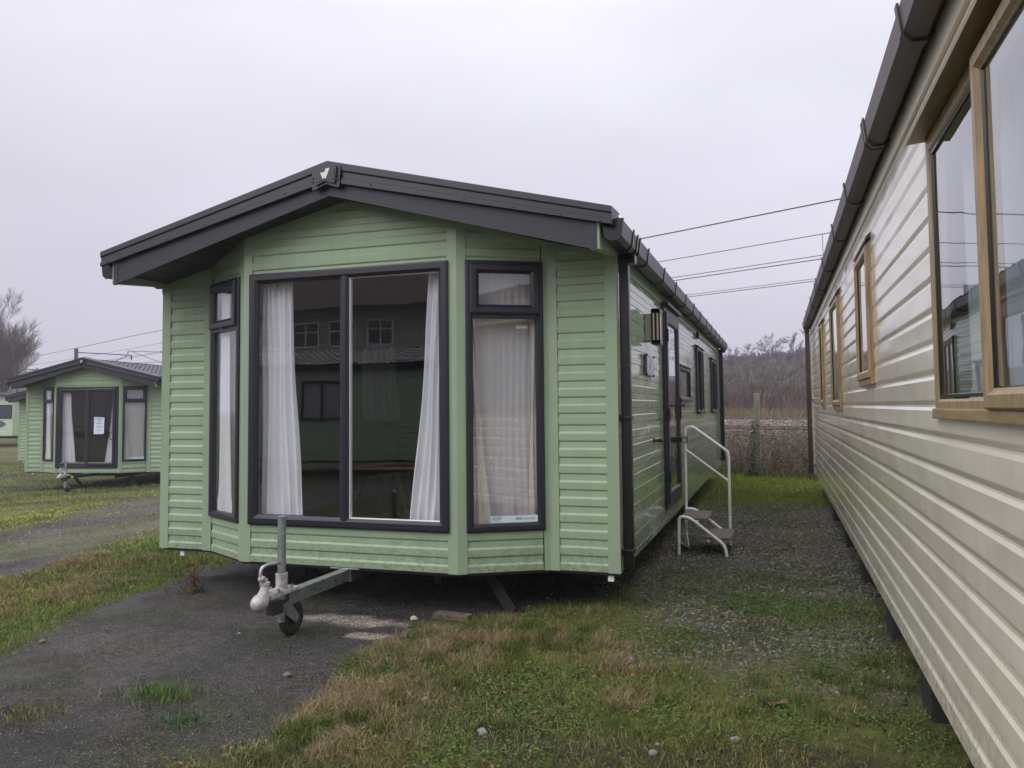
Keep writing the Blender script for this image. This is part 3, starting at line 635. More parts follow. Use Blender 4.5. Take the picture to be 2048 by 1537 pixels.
    q.add(vs, [(k*kk+i, k*kk+(i+1)%kk, ((k+1)%n_)*kk+(i+1)%kk, ((k+1)%n_)*kk+i) for k in range(n_) for i in range(kk)])
    q.tube([(-.016,-.955,.102),(.016,-.955,.102)], .05, 18); q.build('jockey_wheel', rubber, js)
    if kind != 'main':
        q = MB(); q.box(.036,.040,-.93,-.84,.20,.262); q.build('warning_label', mat('yellow_label', (.65,.55,.12), rough=.5), db)
    return root

main_van = make_green((0,0,0), 0, 9.84, 'large sage green caravan with a full height window and entrance steps by its side door', 'green static caravans with bay fronts')

# ------------------------------------------------------------------ terrain
PX, PY = .459, .889                                     # unit normal of the railway (pointing away)
def sm(a, b, x):
    t = np.clip((x-a)/(b-a), 0, 1); return t*t*(3-2*t)
def vn(x, y, s, seed=0):                                # smooth value noise 0..1
    x = np.asarray(x, float)/s+seed*17.3; y = np.asarray(y, float)/s-seed*9.1
    xi = np.floor(x); yi = np.floor(y); fx = x-xi; fy = y-yi; fx = fx*fx*(3-2*fx); fy = fy*fy*(3-2*fy)
    def h(a, b):
        v = np.sin(a*127.1+b*311.7+seed*74.7)*43758.5453; return v-np.floor(v)
    return (h(xi,yi)*(1-fx)+h(xi+1,yi)*fx)*(1-fy)+(h(xi,yi+1)*(1-fx)+h(xi+1,yi+1)*fx)*fy
def fbm(x, y, s, seed=0, o=4):
    r = 0; a = .5; n = 0
    for k in range(o): r = r+a*vn(x, y, s/2**k, seed+k); n += a; a *= .5
    return r/n
def inpoly(x, y, P):
    x = np.asarray(x); y = np.asarray(y); r = np.zeros(x.shape, bool); n = len(P)
    for i in range(n):
        x0,y0 = P[i]; x1,y1 = P[(i+1)%n]
        c = ((y0 > y) != (y1 > y)) & (x < (x1-x0)*(y-y0)/((y1-y0) if y1 != y0 else 1e-9)+x0); r ^= c
    return r
def sdist(x, y, P):                                     # signed distance, + inside
    x = np.asarray(x, float); y = np.asarray(y, float); d = np.full(x.shape, 1e9); n = len(P)
    for i in range(n):
        a = np.array(P[i], float); b = np.array(P[(i+1)%n], float); ab = b-a
        t = np.clip(((x-a[0])*ab[0]+(y-a[1])*ab[1])/(ab@ab), 0, 1)
        d = np.minimum(d, np.hypot(x-a[0]-ab[0]*t, y-a[1]-ab[1]*t))
    return np.where(inpoly(x, y, P), d, -d)
TAR = [(-1.0,-9),(-1.2,-4),(-1.35,-1.78),(-1.40,-1.49),(-1.56,-1.01),(-1.62,-.45),(-1.66,-.1),(-1.88,.51),(-2.01,1.14),(-1.7,2.2),(-1.5,11),(1.6,11),(1.75,1.5),(1.55,.35),(1.30,-.16),(.94,-.42),(.73,-.72),(.67,-1.08),(.70,-1.44),(.86,-1.83),(.90,-2.12),(.84,-2.35),(.74,-2.52),(.6,-2.7),(.3,-4),(.2,-9)]
PATH = [(-2.6,-9),(-3.27,-.23),(-3.39,.31),(-3.49,.72),(-3.92,1.71),(-4.22,2.65),(-4.8,6),(-6,14),(-9,14),(-8.4,7.09),(-8.37,6.24),(-7.94,4.97),(-6.92,3.42),(-6.9,2.72),(-6.5,-9)]
ALLEY = [(1.3,2.8),(1.75,1.0),(2.2,.15),(2.0,-.75),(2.66,-1.2),(3.35,-.9),(3.9,1.8),(3.9,5.9),(2.46,6.1),(1.92,5.4),(1.2,5.2)]
def hz(x, y):
    x = np.asarray(x, float); y = np.asarray(y, float); p = PX*x+PY*y
    b = -.56*np.clip((-x-3)/11, 0, 1)
    z = b*(1-sm(9.5,13,p))+.74*sm(11.0,13.8,p)
    z = z+np.clip(p-38,0,125)*.056
    z = z+(p>38)*.7*(fbm(x,y,22,5)-.5)*sm(38,70,p)
    z = z+9*np.exp(-(((x+215)/80)**2+((y-180)/50)**2))
    near = 1-sm(10,16,np.hypot(x-1,y))
    z = z+near*(.030*(fbm(x,y,.9,3)-.5)+.012*(fbm(x,y,.12,4,2)-.5))
    g = gfield(x,y); z = z+near*.012*g
    return z
def masks(x, y):
    wob = .55*(fbm(x,y,.7,11)-.5)
    tar = sm(-.10,.12,sdist(x,y,TAR)+wob*.9)
    path = sm(-.25,.3,sdist(x,y,PATH)+wob*1.6)
    al = sm(-.45,.35,sdist(x,y,ALLEY)+wob*1.8)
    return tar, path, al
def gfield(x, y):                                       # how much grass stands here
    tar, path, al = masks(x,y)
    p = PX*x+PY*y
    g = 1-np.maximum(tar,path*.93)
    g = g*(1-al*(.80-.6*sm(.42,.65,fbm(x,y,.5,22))))
    lawn = sm(5.0,6.8,y-.3*np.sin(x*2)+.8*(fbm(x,y,1.1,8)-.5))*sm(.5,1.3,x)
    g = np.maximum(g*(1-.25*(x>.4)*sm(.45,.6,fbm(x,y,.6,21))), lawn)
    uv = sm(3.2,3.5,x)*(1-lawn*.5); g = g*(1-.55*uv)
    um = (np.abs(x) < 1.6)*sm(-.2,.5,y); g = g*(1-um)
    far2 = sm(0,1,(fbm(x,y,3.5,31)-.52)*8)*(x < -8.5); g = g*(1-.5*far2)
    g = g*(1-sm(10.6,11.6,p)*(p<28))
    return np.clip(g,0,1)
def dryf(x, y):
    d = .22*sm(.48,.75,fbm(x,y,.5,41))
    for cx,cy_,rx,ry,a in ((1.05,-.95,.36,.28,.9),(1.45,-.62,.32,.16,.8),(.98,-2.0,.28,.42,1.0),(1.6,-1.25,.25,.15,.3),(-2.3,-.5,.25,.5,.2),(-2.1,-1.6,.3,.3,.2),(-3.3,.9,.25,.8,.6),(2.1,-1.05,.14,.14,.9),(2.05,-1.5,.16,.12,.8)):
        d = d+a*np.exp(-(((x-cx)/rx)**2+((y-cy_)/ry)**2))
    d = d+.25*sm(.5,.65,fbm(x,y,2.5,43))*(x < -2.0)
    return np.clip(d*1.9*sm(.30,.72,fbm(x,y,.20,44,3)),0,1)
def lerp(a, b, t): return np.asarray(a)[None,:]*(1-t[:,None])+np.asarray(b)[None,:]*t[:,None] if np.ndim(a)==1 and np.ndim(b)==1 else a*(1-t[:,None])+np.asarray(b)*t[:,None]
def gcolor(x, y):
    tar, path, al = masks(x,y); p = PX*x+PY*y; N = len(x)
    soil = lerp((.038,.036,.018),(.095,.105,.022), sm(.35,.65,fbm(x,y,.8,51)))
    soil = lerp(soil,(.16,.12,.06), dryf(x,y)*.7)
    tc_ = lerp((.015,.0145,.0145),(.035,.032,.0315), sm(.35,.7,fbm(x,y,1.1,52)))
    tc_ = lerp(tc_,(.050,.038,.034), .5*sm(.52,.72,fbm(x,y,.8,53)))
    tc_ = lerp(tc_,(.024,.026,.011), .65*sm(.50,.62,fbm(x,y,.55,54)))
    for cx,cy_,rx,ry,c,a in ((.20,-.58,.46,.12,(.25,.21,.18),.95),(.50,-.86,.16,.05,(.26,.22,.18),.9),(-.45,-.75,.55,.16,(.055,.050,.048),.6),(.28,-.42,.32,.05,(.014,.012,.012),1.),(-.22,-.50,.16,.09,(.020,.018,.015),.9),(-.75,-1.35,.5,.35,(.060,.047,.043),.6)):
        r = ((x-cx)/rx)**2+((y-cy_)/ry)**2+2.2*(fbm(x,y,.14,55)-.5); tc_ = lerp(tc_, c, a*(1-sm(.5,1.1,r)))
    c = lerp(soil, tc_[0]*0+np.array((.1,.086,.078)), path*.0)
    pc = lerp((.030,.027,.025),(.060,.051,.047), sm(.35,.65,fbm(x,y,1.6,56)))
    pc = lerp(pc,(.07,.072,.03), .7*sm(.5,.62,fbm(x,y,1.2,57)))
    c = c*(1-path[:,None])+pc*path[:,None]
    ac = lerp((.050,.052,.026),(.095,.090,.072), sm(.35,.65,fbm(x,y,.4,58)))
    c = c*(1-al[:,None])+ac*al[:,None]
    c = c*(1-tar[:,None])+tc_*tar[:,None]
    blst = lerp((.068,.060,.052),(.11,.097,.083), fbm(x,y,.5,60)); bm_ = sm(10.9,11.8,p)*(1-sm(30,32,p)); c = c*(1-bm_[:,None])+blst*bm_[:,None]
    vg = lerp((.10,.09,.045),(.14,.11,.06), fbm(x,y,3,61)); vm = sm(28.5,30.5,p); c = c*(1-vm[:,None])+vg*vm[:,None]
    hl = lerp((.055,.043,.038),(.085,.070,.058), fbm(x,y,8,62)); hm = sm(38,46,p); c = c*(1-hm[:,None])+hl*hm[:,None]
    return np.clip(c,0,1), np.maximum(tar,path*.8), np.maximum(al, bm_)
def set_attr(me, name, arr, typ='FLOAT_COLOR'):
    a = me.attributes.new(name, typ, 'POINT'); n = len(arr)
    if typ == 'FLOAT_COLOR': a.data.foreach_set('color', np.concatenate([arr, np.ones((n,1))],1).astype(np.float32).ravel())
    else: a.data.foreach_set('value', arr.astype(np.float32))
def np_mesh(name, V, F, m, cols=None, parent=None, smooth=False, kind=None, label=None, cat=None, group=None):
    """V (n,3), F list of (k,sides) int arrays"""
    me = bpy.data.meshes.new(name); me.vertices.add(len(V)); me.vertices.foreach_set('co', V.astype(np.float32).ravel())
    Fs = F if isinstance(F, list) else [F]; loops = np.concatenate([f.ravel() for f in Fs]); cnt = np.concatenate([np.full(len(f), f.shape[1]) for f in Fs])
    me.loops.add(len(loops)); me.loops.foreach_set('vertex_index', loops.astype(np.int32)); me.polygons.add(len(cnt))
    st = np.concatenate([[0], np.cumsum(cnt)[:-1]]); me.polygons.foreach_set('loop_start', st.astype(np.int32))
    if smooth: me.polygons.foreach_set('use_smooth', np.ones(len(cnt), bool))
    me.materials.append(m); me.update(calc_edges=True)
    if cols is not None: set_attr(me, 'col', cols)
    o = bpy.data.objects.new(name, me); C.objects.link(o)
    if parent: o.parent = parent
    return tag(o, label, cat, group, kind)

def axis(lo, hi, step, far_lo, far_hi, grow=1.18):
    a = list(np.arange(lo, hi+1e-6, step)); s = step; v = hi
    while v < far_hi: s *= grow; s = min(s, 25); v += s; a.append(v)
    s = step; v = lo
    while v > far_lo: s *= grow; s = min(s, 25); v -= s; a.insert(0, v)
    return np.array(a)
ax_ = axis(-3.6, 4.4, .045, -900, 900); ay_ = axis(-3.0, 3.2, .045, -500, 900, 1.06)
GX, GY = np.meshgrid(ax_, ay_); gx = GX.ravel(); gy = GY.ravel(); gz = hz(gx, gy)
gc, gt, gg = gcolor(gx, gy)
nx, ny = len(ax_), len(ay_); ii = (np.arange(ny-1)[:,None]*nx+np.arange(nx-1)[None,:]).ravel()
gF = np.stack([ii, ii+1, ii+1+nx, ii+nx], 1)
gm = bpy.data.materials.new('ground_surface'); gm.use_nodes = True; t = gm.node_tree; b = t.nodes['Principled BSDF']
a = nn(t,'ShaderNodeAttribute', attribute_name='col'); at_ = nn(t,'ShaderNodeAttribute', attribute_name='tar'); ag = nn(t,'ShaderNodeAttribute', attribute_name='grv')
tcn = nn(t,'ShaderNodeTexCoord')
n1 = nn(t,'ShaderNodeTexNoise'); n1.inputs['Scale'].default_value = 14; n1.inputs['Detail'].default_value = 10; n1.inputs['Roughness'].default_value = .72; t.links.new(tcn.outputs['Object'], n1.inputs[0])
m1 = nn(t,'ShaderNodeMapRange'); m1.inputs['From Min'].default_value = .3; m1.inputs['From Max'].default_value = .7; m1.inputs['To Min'].default_value = .42; m1.inputs['To Max'].default_value = 1.55; t.links.new(n1.outputs[0], m1.inputs[0])
v1 = nn(t,'ShaderNodeVectorMath', operation='SCALE'); t.links.new(a.outputs['Color'], v1.inputs[0]); t.links.new(m1.outputs[0], v1.inputs['Scale'])
# grit: small light and dark chips in the tarmac, larger stones in the gravel
vo = nn(t,'ShaderNodeTexVoronoi'); vo.inputs['Scale'].default_value = 130; t.links.new(tcn.outputs['Object'], vo.inputs['Vector'])
s1 = nn(t,'ShaderNodeSeparateXYZ'); t.links.new(vo.outputs['Color'], s1.inputs[0])
m2 = nn(t,'ShaderNodeMapRange'); m2.inputs['From Min'].default_value = .0; m2.inputs['To Min'].default_value = .25; m2.inputs['To Max'].default_value = 2.2; t.links.new(s1.outputs[0], m2.inputs[0])
vg_ = nn(t,'ShaderNodeTexVoronoi'); vg_.inputs['Scale'].default_value = 38; t.links.new(tcn.outputs['Object'], vg_.inputs['Vector'])
s2 = nn(t,'ShaderNodeSeparateXYZ'); t.links.new(vg_.outputs['Color'], s2.inputs[0])
m3 = nn(t,'ShaderNodeMapRange'); m3.inputs['To Min'].default_value = .4; m3.inputs['To Max'].default_value = 1.7; t.links.new(s2.outputs[0], m3.inputs[0])
def mixf(fac, x, y):
    q = nn(t,'ShaderNodeMix', data_type='FLOAT'); t.links.new(fac, q.inputs[0])
    (t.links.new(x, q.inputs[2]) if not isinstance(x, (int,float)) else setattr(q.inputs[2], 'default_value', x)); (t.links.new(y, q.inputs[3]) if not isinstance(y, (int,float)) else setattr(q.inputs[3], 'default_value', y)); return q.outputs[0]
k1 = mixf(at_.outputs['Fac'], 1.0, m2.outputs[0]); k2 = mixf(ag.outputs['Fac'], k1, m3.outputs[0])
v2 = nn(t,'ShaderNodeVectorMath', operation='SCALE'); t.links.new(v1.outputs[0], v2.inputs[0]); t.links.new(k2, v2.inputs['Scale'])
t.links.new(v2.outputs[0], b.inputs['Base Color'])
nw = nn(t,'ShaderNodeTexNoise'); nw.inputs['Scale'].default_value = 1.6; nw.inputs['Detail'].default_value = 6; t.links.new(tcn.outputs['Object'], nw.inputs[0])
mw = nn(t,'ShaderNodeMapRange'); mw.inputs['From Min'].default_value = .40; mw.inputs['From Max'].default_value = .62; mw.inputs['To Min'].default_value = .50; mw.inputs['To Max'].default_value = .92; t.links.new(nw.outputs[0], mw.inputs[0])
t.links.new(mixf(at_.outputs['Fac'], .95, mw.outputs[0]), b.inputs['Roughness'])
b.inputs['Specular IOR Level'].default_value = .35
ha = nn(t,'ShaderNodeMath', operation='ADD'); t.links.new(n1.outputs[0], ha.inputs[0])
hb_ = nn(t,'ShaderNodeMath', operation='MULTIPLY'); t.links.new(vo.outputs['Distance'], hb_.inputs[0]); hb_.inputs[1].default_value = -.5; t.links.new(hb_.outputs[0], ha.inputs[1])
bp = nn(t,'ShaderNodeBump'); bp.inputs['Strength'].default_value = .8; bp.inputs['Distance'].default_value = .02; t.links.new(ha.outputs[0], bp.inputs['Height']); t.links.new(bp.outputs[0], b.inputs['Normal'])
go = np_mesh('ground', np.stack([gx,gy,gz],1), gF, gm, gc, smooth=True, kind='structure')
set_attr(go.data, 'tar', gt, 'FLOAT'); set_attr(go.data, 'grv', gg, 'FLOAT')

# ------------------------------------------------------------------ grass, leaves, stones
rng = np.random.default_rng(5)
veg = attr_mat('vegetation', rough=.7, spec=.25)
twig = attr_mat('twigs', rough=.9, spec=.1)
stonem = attr_mat('stones', rough=.85, spec=.3)
def blades(x, y, h, wd, col, z=None, lean=.5, name='grass', label=None, cat='grass', parent=None, kind='stuff'):
    N = len(x); z = hz(x,y)-.006 if z is None else z
    an = rng.uniform(0,2*np.pi,N); la = rng.uniform(0,2*np.pi,N); ln = rng.uniform(.1,1,N)*lean*h
    wx = np.cos(an)*wd/2; wy = np.sin(an)*wd/2; dx = np.cos(la)*ln; dy = np.sin(la)*ln
    P = np.stack([x,y,z],1); Wv = np.stack([wx,wy,0*wx],1)
    Mi = P+np.stack([dx*.35,dy*.35,h*.55],1); T = P+np.stack([dx,dy,h*(1-.25*ln/np.maximum(h,1e-6))],1)
    V = np.stack([P-Wv,P+Wv,Mi+Wv*.75,Mi-Wv*.75,T],1).reshape(-1,3); b_ = np.arange(N)[:,None]*5
    F = [b_+np.array([[0,1,2,3]]), b_+np.array([[3,2,4]])]
    cc = np.repeat(col[:,None,:],5,1); cc[:,4] = np.minimum(cc[:,4]*1.25,1)
    return np_mesh(name, V, F, veg, cc.reshape(-1,3), kind=kind, label=label, cat=cat, parent=parent)
def leaves(x, y, s, col, hgt=.03, name='weeds', label=None, cat='weeds', z=None, parent=None, kind='stuff'):
    N = len(x); z = (hz(x,y) if z is None else z)+rng.uniform(.0,1,N)*hgt
    n = rng.normal(0,.55,(N,3)); n[:,2] = 1; n /= np.linalg.norm(n,axis=1)[:,None]
    an = rng.uniform(0,2*np.pi,N); u = np.stack([np.cos(an),np.sin(an),0*an],1); u -= n*(u*n).sum(1)[:,None]; u /= np.linalg.norm(u,axis=1)[:,None]; v = np.cross(n,u)
    P = np.stack([x,y,z],1); s = s[:,None]
    V = np.stack([P-u*s, P-u*s*.1+v*s*.5, P+u*s, P-u*s*.1-v*s*.5],1).reshape(-1,3)
    F = np.arange(N)[:,None]*4+np.array([[0,1,2,3]])
    return np_mesh(name, V, F, veg, np.repeat(col,4,0), kind=kind, label=label, cat=cat, parent=parent)
def scatter(n, x0, x1, y0, y1, fn):
    x = rng.uniform(x0,x1,n); y = rng.uniform(y0,y1,n); k = rng.uniform(0,1,n) < fn(x,y); return x[k], y[k]
def camfade(x, y, d0, d1): # fewer, larger blades with distance from the yard's near corner
    return 1
def gcol(x, y, N, lawn=0.):
    d = dryf(x,y)[:,None]; r = rng.uniform(0,1,(N,1)); k = sm(.35,.65,fbm(x,y,.9,71))[:,None]
    g1 = np.array([[.058,.095,.018]]); g2 = np.array([[.135,.130,.026]]); g3 = np.array([[.255,.20,.105]])
    c = g1*(1-k)+g2*k; c = c*(.6+.9*r); mix_ = (rng.uniform(0,1,(N,1)) < d*1.1)
    c = np.where(mix_, g3*(.45+.8*r), c)*rng.uniform(.6,1.35,(N,1))
    return c
x,y = scatter(620000, -3.6, 4.2, -3.0, .9, lambda x,y: gfield(x,y)**1.3*(.35+.65*sm(.3,.6,fbm(x,y,.22,72)))*(.45+.55*(dryf(x,y)>.35)))
d = dryf(x,y); h = rng.uniform(.008,.040,len(x))*(1+.9*d)*(.6+.9*fbm(x,y,.3,73)); 
blades(x,y,h*1.05,rng.uniform(.0018,.0036,len(x)),gcol(x,y,len(x)),lean=1.6,label='short patchy green and straw coloured grass in the foreground')
x,y = scatter(120000, -3.0, 4.2, -3.0, .6, lambda x,y: gfield(x,y)*sm(.40,.62,fbm(x,y,.33,171)))
d = dryf(x,y)[:,None]; k = rng.uniform(0,1,(len(x),1)); col = np.where(k < .25+.6*d, np.array([[.30,.24,.12]]), np.where(k < .62, np.array([[.13,.16,.03]]), np.array([[.055,.10,.018]])))*rng.uniform(.45,1.5,(len(x),1))
blades(x,y,rng.uniform(.025,.062,len(x)),rng.uniform(.0014,.0026,len(x)),col,lean=.9,name='longer_grass',label='thin longer grass blades standing through the low foreground turf')
x,y = scatter(60000, 1.0, 3.9, -1.5, 7.0, lambda x,y: masks(x,y)[2]*sm(.35,.62,fbm(x,y,.28,181))*.7)
k = rng.uniform(0,1,(len(x),1)); col = np.where(k < .3, np.array([[.17,.15,.07]]), np.array([[.075,.10,.022]]))*rng.uniform(.5,1.4,(len(x),1))
blades(x,y,rng.uniform(.010,.034,len(x)),rng.uniform(.002,.004,len(x)),col,lean=1.2,name='alley_grass',label='thin moss and grass sprigs coming up through the alley gravel')
x,y = scatter(1800, .4, 4.2, -3.0, 1.0, lambda x,y: gfield(x,y))
leaves(x,y,rng.uniform(.007,.018,len(x)),np.array([[.15,.085,.045]])*rng.uniform(.4,1.4,(len(x),1)),.02,name='leaf_litter',label='bits of brown leaf litter in the foreground grass',cat='leaf litter')
# longer tussocks of straw grass at the tarmac edge and on the left verge
cx = np.concatenate([rng.normal(1.05,.28,60),rng.normal(1.45,.2,24),rng.normal(.95,.16,40),rng.uniform(.5,3.6,60)]); cy2 = np.concatenate([rng.normal(-.92,.2,60),rng.normal(-.6,.12,24),rng.normal(-2.05,.35,40),rng.uniform(-2.8,-.3,60)])
kk = gfield(cx,cy2) > .35; cx, cy2 = cx[kk], cy2[kk]; n_ = 130
x = np.repeat(cx,n_)+rng.normal(0,.035,len(cx)*n_); y = np.repeat(cy2,n_)+rng.normal(0,.035,len(cx)*n_)
tc3 = np.repeat(rng.uniform(0,1,len(cx)),n_); dry_ = np.repeat(dryf(cx,cy2),n_)
col = np.where((tc3 < .15+dry_)[:,None], np.array([[.27,.205,.115]]), np.array([[.085,.115,.02]]))*rng.uniform(.45,1.25,(len(x),1))
blades(x,y,rng.uniform(.03,.085,len(x)),rng.uniform(.0016,.003,len(x)),col,lean=1.3,name='grass_tussocks',label='longer dead straw tussocks along the tarmac edge')
x,y = scatter(190000, -9, -1.2, -3, 6.5, lambda x,y: gfield(x,y)*(.4+.6*sm(.3,.6,fbm(x,y,.3,74))))
k = fbm(x,y,1.4,75)[:,None]; lush = np.clip(1.1*np.exp(-(((x+2.6)/.9)**2+((y-1.5)/1.4)**2))+.6*np.exp(-(((x+1.75)/.25)**2+((y+1.3)/.5)**2)),0,1)[:,None]
col = gcol(x,y,len(x))*(1.3+.5*k)*np.array([[1.08,1.28,1.0]]); col = np.where(rng.uniform(0,1,(len(x),1)) < lush, np.array([[.12,.20,.028]])*rng.uniform(.6,1.3,(len(x),1)), col)
dist = np.hypot(x-2.8,y+5.2); blades(x,y,rng.uniform(.02,.055,len(x))*(.7+.8*lush[:,0]),rng.uniform(.002,.004,len(x))*dist/5,col,lean=1.2,name='verge_grass',label='grass verge between the two tarmac tracks on the left')
x,y = scatter(150000, -26, -4, 2, 26, lambda x,y: gfield(x,y)*(.4+.6*sm(.3,.6,fbm(x,y,.8,76)))*(1-.5*(x<-16)))
dist = np.hypot(x-2.8,y+5.2); col = gcol(x,y,len(x))*np.array([[1.55,1.65,1.1]]); blades(x,y,rng.uniform(.03,.07,len(x)),rng.uniform(.003,.005,len(x))*dist/7,col,lean=1.2,name='field_grass',label='rough grass around the caravans on the left')
x,y = scatter(90000, .5, 4.2, .2, 12, lambda x,y: gfield(x,y)*(sm(5,7,y)*.9+.25))
dist = np.hypot(x-2.8,y+5.2); lw = sm(5.3,7,y)[:,None]; col = gcol(x,y,len(x))*(1-lw)+np.array([[.19,.25,.022]])*rng.uniform(.55,1.3,(len(x),1))*lw
blades(x,y,rng.uniform(.02,.06,len(x)),rng.uniform(.002,.004,len(x))*dist/6,col,lean=1.,name='lawn_grass',label='bright green grass at the far end of the gravel alley')
# clover, moss and low broad leaves
x,y = scatter(230000, .5, 4.2, -3.0, 1.6, lambda x,y: sm(.42,.62,fbm(x,y,.45,81))*np.clip(gfield(x,y)+.25*masks(x,y)[2],0,1)*(1-dryf(x,y))*(.5+.9*sm(.5,.7,fbm(x,y,.15,82))))
k = rng.uniform(0,1,(len(x),1)); col = (np.array([[.045,.095,.020]])*(1-k)+np.array([[.085,.13,.022]])*k)*rng.uniform(.6,1.4,(len(x),1))
leaves(x,y,rng.uniform(.004,.011,len(x)),col,.022,name='clover_and_moss',label='low clover and moss spread over the foreground soil',cat='ground cover')
x,y = scatter(16000, -2.0, 1.0, -3.0, .4, lambda x,y: masks(x,y)[0]*sm(.55,.66,fbm(x,y,.4,83))*.7)
leaves(x,y,rng.uniform(.003,.008,len(x)),np.array([[.050,.065,.018]])*rng.uniform(.5,1.3,(len(x),1)),.006,name='tarmac_moss',label='thin moss patches growing on the dark tarmac',cat='moss')
# stones
def stone_tmpl(seed, sub=1):
    bm = bmesh.new(); bmesh.ops.create_icosphere(bm, subdivisions=sub, radius=1); rg = random.Random(seed)
    for v in bm.verts: v.co *= rg.uniform(.72,1.12)
    V = np.array([v.co[:] for v in bm.verts]); F = np.array([[v.index for v in f.verts] for f in bm.faces]); bm.free(); return V, F
def stones(x, y, s, col, name, label, cat, flat=.55, sink=.2, z=None, sub=1):
    Vs=[]; Fs=[]; Cs=[]; off=0; N=len(x); z = hz(x,y) if z is None else z; which = rng.integers(0,4,N)
    for q in range(4):
        k = which==q; n=k.sum(); V0,F0 = stone_tmpl(q+3,sub); a = rng.uniform(0,2*np.pi,n); tl = rng.normal(0,.3,n); sc_ = s[k][:,None,None]*np.stack([rng.uniform(.7,1.3,n),rng.uniform(.6,1.,n),flat*rng.uniform(.7,1.3,n)],1)[:,None,:]
        P = V0[None]*sc_; ca,sa = np.cos(a)[:,None],np.sin(a)[:,None]; ct,st = np.cos(tl)[:,None],np.sin(tl)[:,None]
        X=P[...,0]*ct+P[...,2]*st; Z=-P[...,0]*st+P[...,2]*ct; Y=P[...,1]; X2=X*ca-Y*sa; Y2=X*sa+Y*ca
        G=np.stack([X2+x[k][:,None],Y2+y[k][:,None],Z+(z[k]+s[k]*flat*(.5-sink))[:,None]],-1)
        Vs.append(G.reshape(-1,3)); Fs.append((F0[None]+np.arange(n)[:,None,None]*len(V0)+off).reshape(-1,3)); off+=n*len(V0); Cs.append(np.repeat(col[k],len(V0),0))
    return np_mesh(name, np.concatenate(Vs), np.concatenate(Fs), stonem, np.concatenate(Cs), kind='stuff', label=label, cat=cat)
def scol(n, c=(.20,.185,.17), v=.5):
    base = np.array([c])*rng.uniform(1-v,1+v,(n,1)); return np.clip(base*(1+rng.normal(0,.05,(n,3))),0.01,.9)
x,y = scatter(64000, 1.2, 3.9, -1.6, 7.4, lambda x,y: np.clip(masks(x,y)[2]*1.1+.03,0,1)*(.35+.65*sm(.35,.6,fbm(x,y,.35,91)))*(1-.75*gfield(x,y)))
stones(x,y,(.0045+.012*rng.uniform(0,1,len(x))**1.8)*(1+.25*(y>2)),scol(len(x),(.140,.132,.112),.65),'gravel','loose grey gravel of the alley between the caravans','gravel')
x,y = scatter(26000, -2.2, 1.4, -3.0, 1.2, lambda x,y: masks(x,y)[0]*.8)
stones(x,y,rng.uniform(.002,.0055,len(x)),scol(len(x),(.12,.11,.105),.6),'tarmac_grit','loose grit lying on the dark tarmac track','grit')
x,y = scatter(1100, .4, 4.0, -3.0, .6, lambda x,y: sm(.5,.7,fbm(x,y,.5,92)))
stones(x,y,rng.uniform(.006,.016,len(x)),scol(len(x),(.10,.096,.088)),'pebbles','scattered pebbles in the foreground grass','pebbles')
def along(t, p): return t*-PY+p*PX, t*PX+p*PY
t_ = rng.uniform(-9,40,34000); p_ = rng.uniform(10.9,17.2,34000); x,y = along(t_,p_); k = (rng.uniform(0,1,len(x)) < .85)&((x>-9)|(rng.uniform(0,1,len(x))<.4)); x,y = x[k],y[k]
stones(x,y,rng.uniform(.02,.045,len(x)),scol(len(x),(.165,.148,.130),.5),'ballast_stones','brown grey ballast stones of the railway bank','ballast',sub=1)
# individual larger stones and bits
for i,(x,y,s,c,lb) in enumerate(((.575,-.44,.030,(.40,.34,.26),'pale angular stone beside the wooden offcut'),(-.30,-1.05,.012,(.3,.28,.27),'small pale stone on the tarmac left of the tow wheel'),(1.64,-2.03,.030,(.20,.19,.18),'grey stone lying in the grass at the bottom centre of the photo'),(2.34,-2.02,.022,(.22,.21,.20),'light stone in the foreground grass nearest the bottom right'),(2.345,-1.93,.014,(.20,.19,.18),'small stone just behind the light foreground stone'),(2.64,-1.80,.024,(.24,.23,.23),'grey stone standing on edge in mossy grass'),(-1.30,-1.55,.024,(.16,.15,.14),'dark stone on the tarmac by the left verge'),(2.06,-.93,.032,(.19,.165,.165),'flat pinkish grey stone at the edge of the gravel'),(.42,-1.62,.026,(.15,.14,.13),'dark grey stone on the tarmac beside dead grass'),(1.25,-1.75,.022,(.18,.17,.165),'grey stone half sunk in the straw grass'))):
    V0,F0 = stone_tmpl(50+i,2); V = V0*np.array([[s,s*.75,s*.62]])+np.array([[0,0,s*.25]])
    o = np_mesh('stone', V, F0, stonem, np.repeat(np.array([c]),len(V),0), label=lb, cat='stone', group='loose stones'); o.location = (x,y,float(hz(np.array([x]),np.array([y]))[0])); o.rotation_euler = (0,0,i*1.3)
G0 = lambda x,y: float(hz(np.array([float(x)]),np.array([float(y)]))[0])
# green tufts standing alone on the tarmac
for i,(x0,y0,n,sp,hh,c,lb) in enumerate(((.03,-2.06,420,.085,.075,(.085,.15,.03),'bright grass tuft alone on the tarmac at the bottom left'),(.34,-2.27,260,.06,.035,(.060,.13,.05),'low leafy tuft right of the bright grass tuft'),(-.42,-2.42,380,.10,.04,(.14,.13,.04),'olive grass tuft at the left edge of the tarmac'),(1.10,-.62,300,.05,.10,(.11,.14,.03),'upright grass tuft behind the straw tussocks'))):
    x = rng.normal(0,sp,n); y = rng.normal(0,sp*.8,n); col = np.array([c])*rng.uniform(.5,1.4,(n,1))
    o = blades(x,y,rng.uniform(.4,1,n)*hh,rng.uniform(.003,.005,n),col,z=np.zeros(n),lean=.9,name='grass_tuft',label=lb,cat='grass tuft',kind=None); o['group'] = 'lone tufts'; o.location = (x0,y0,G0(x0,y0))
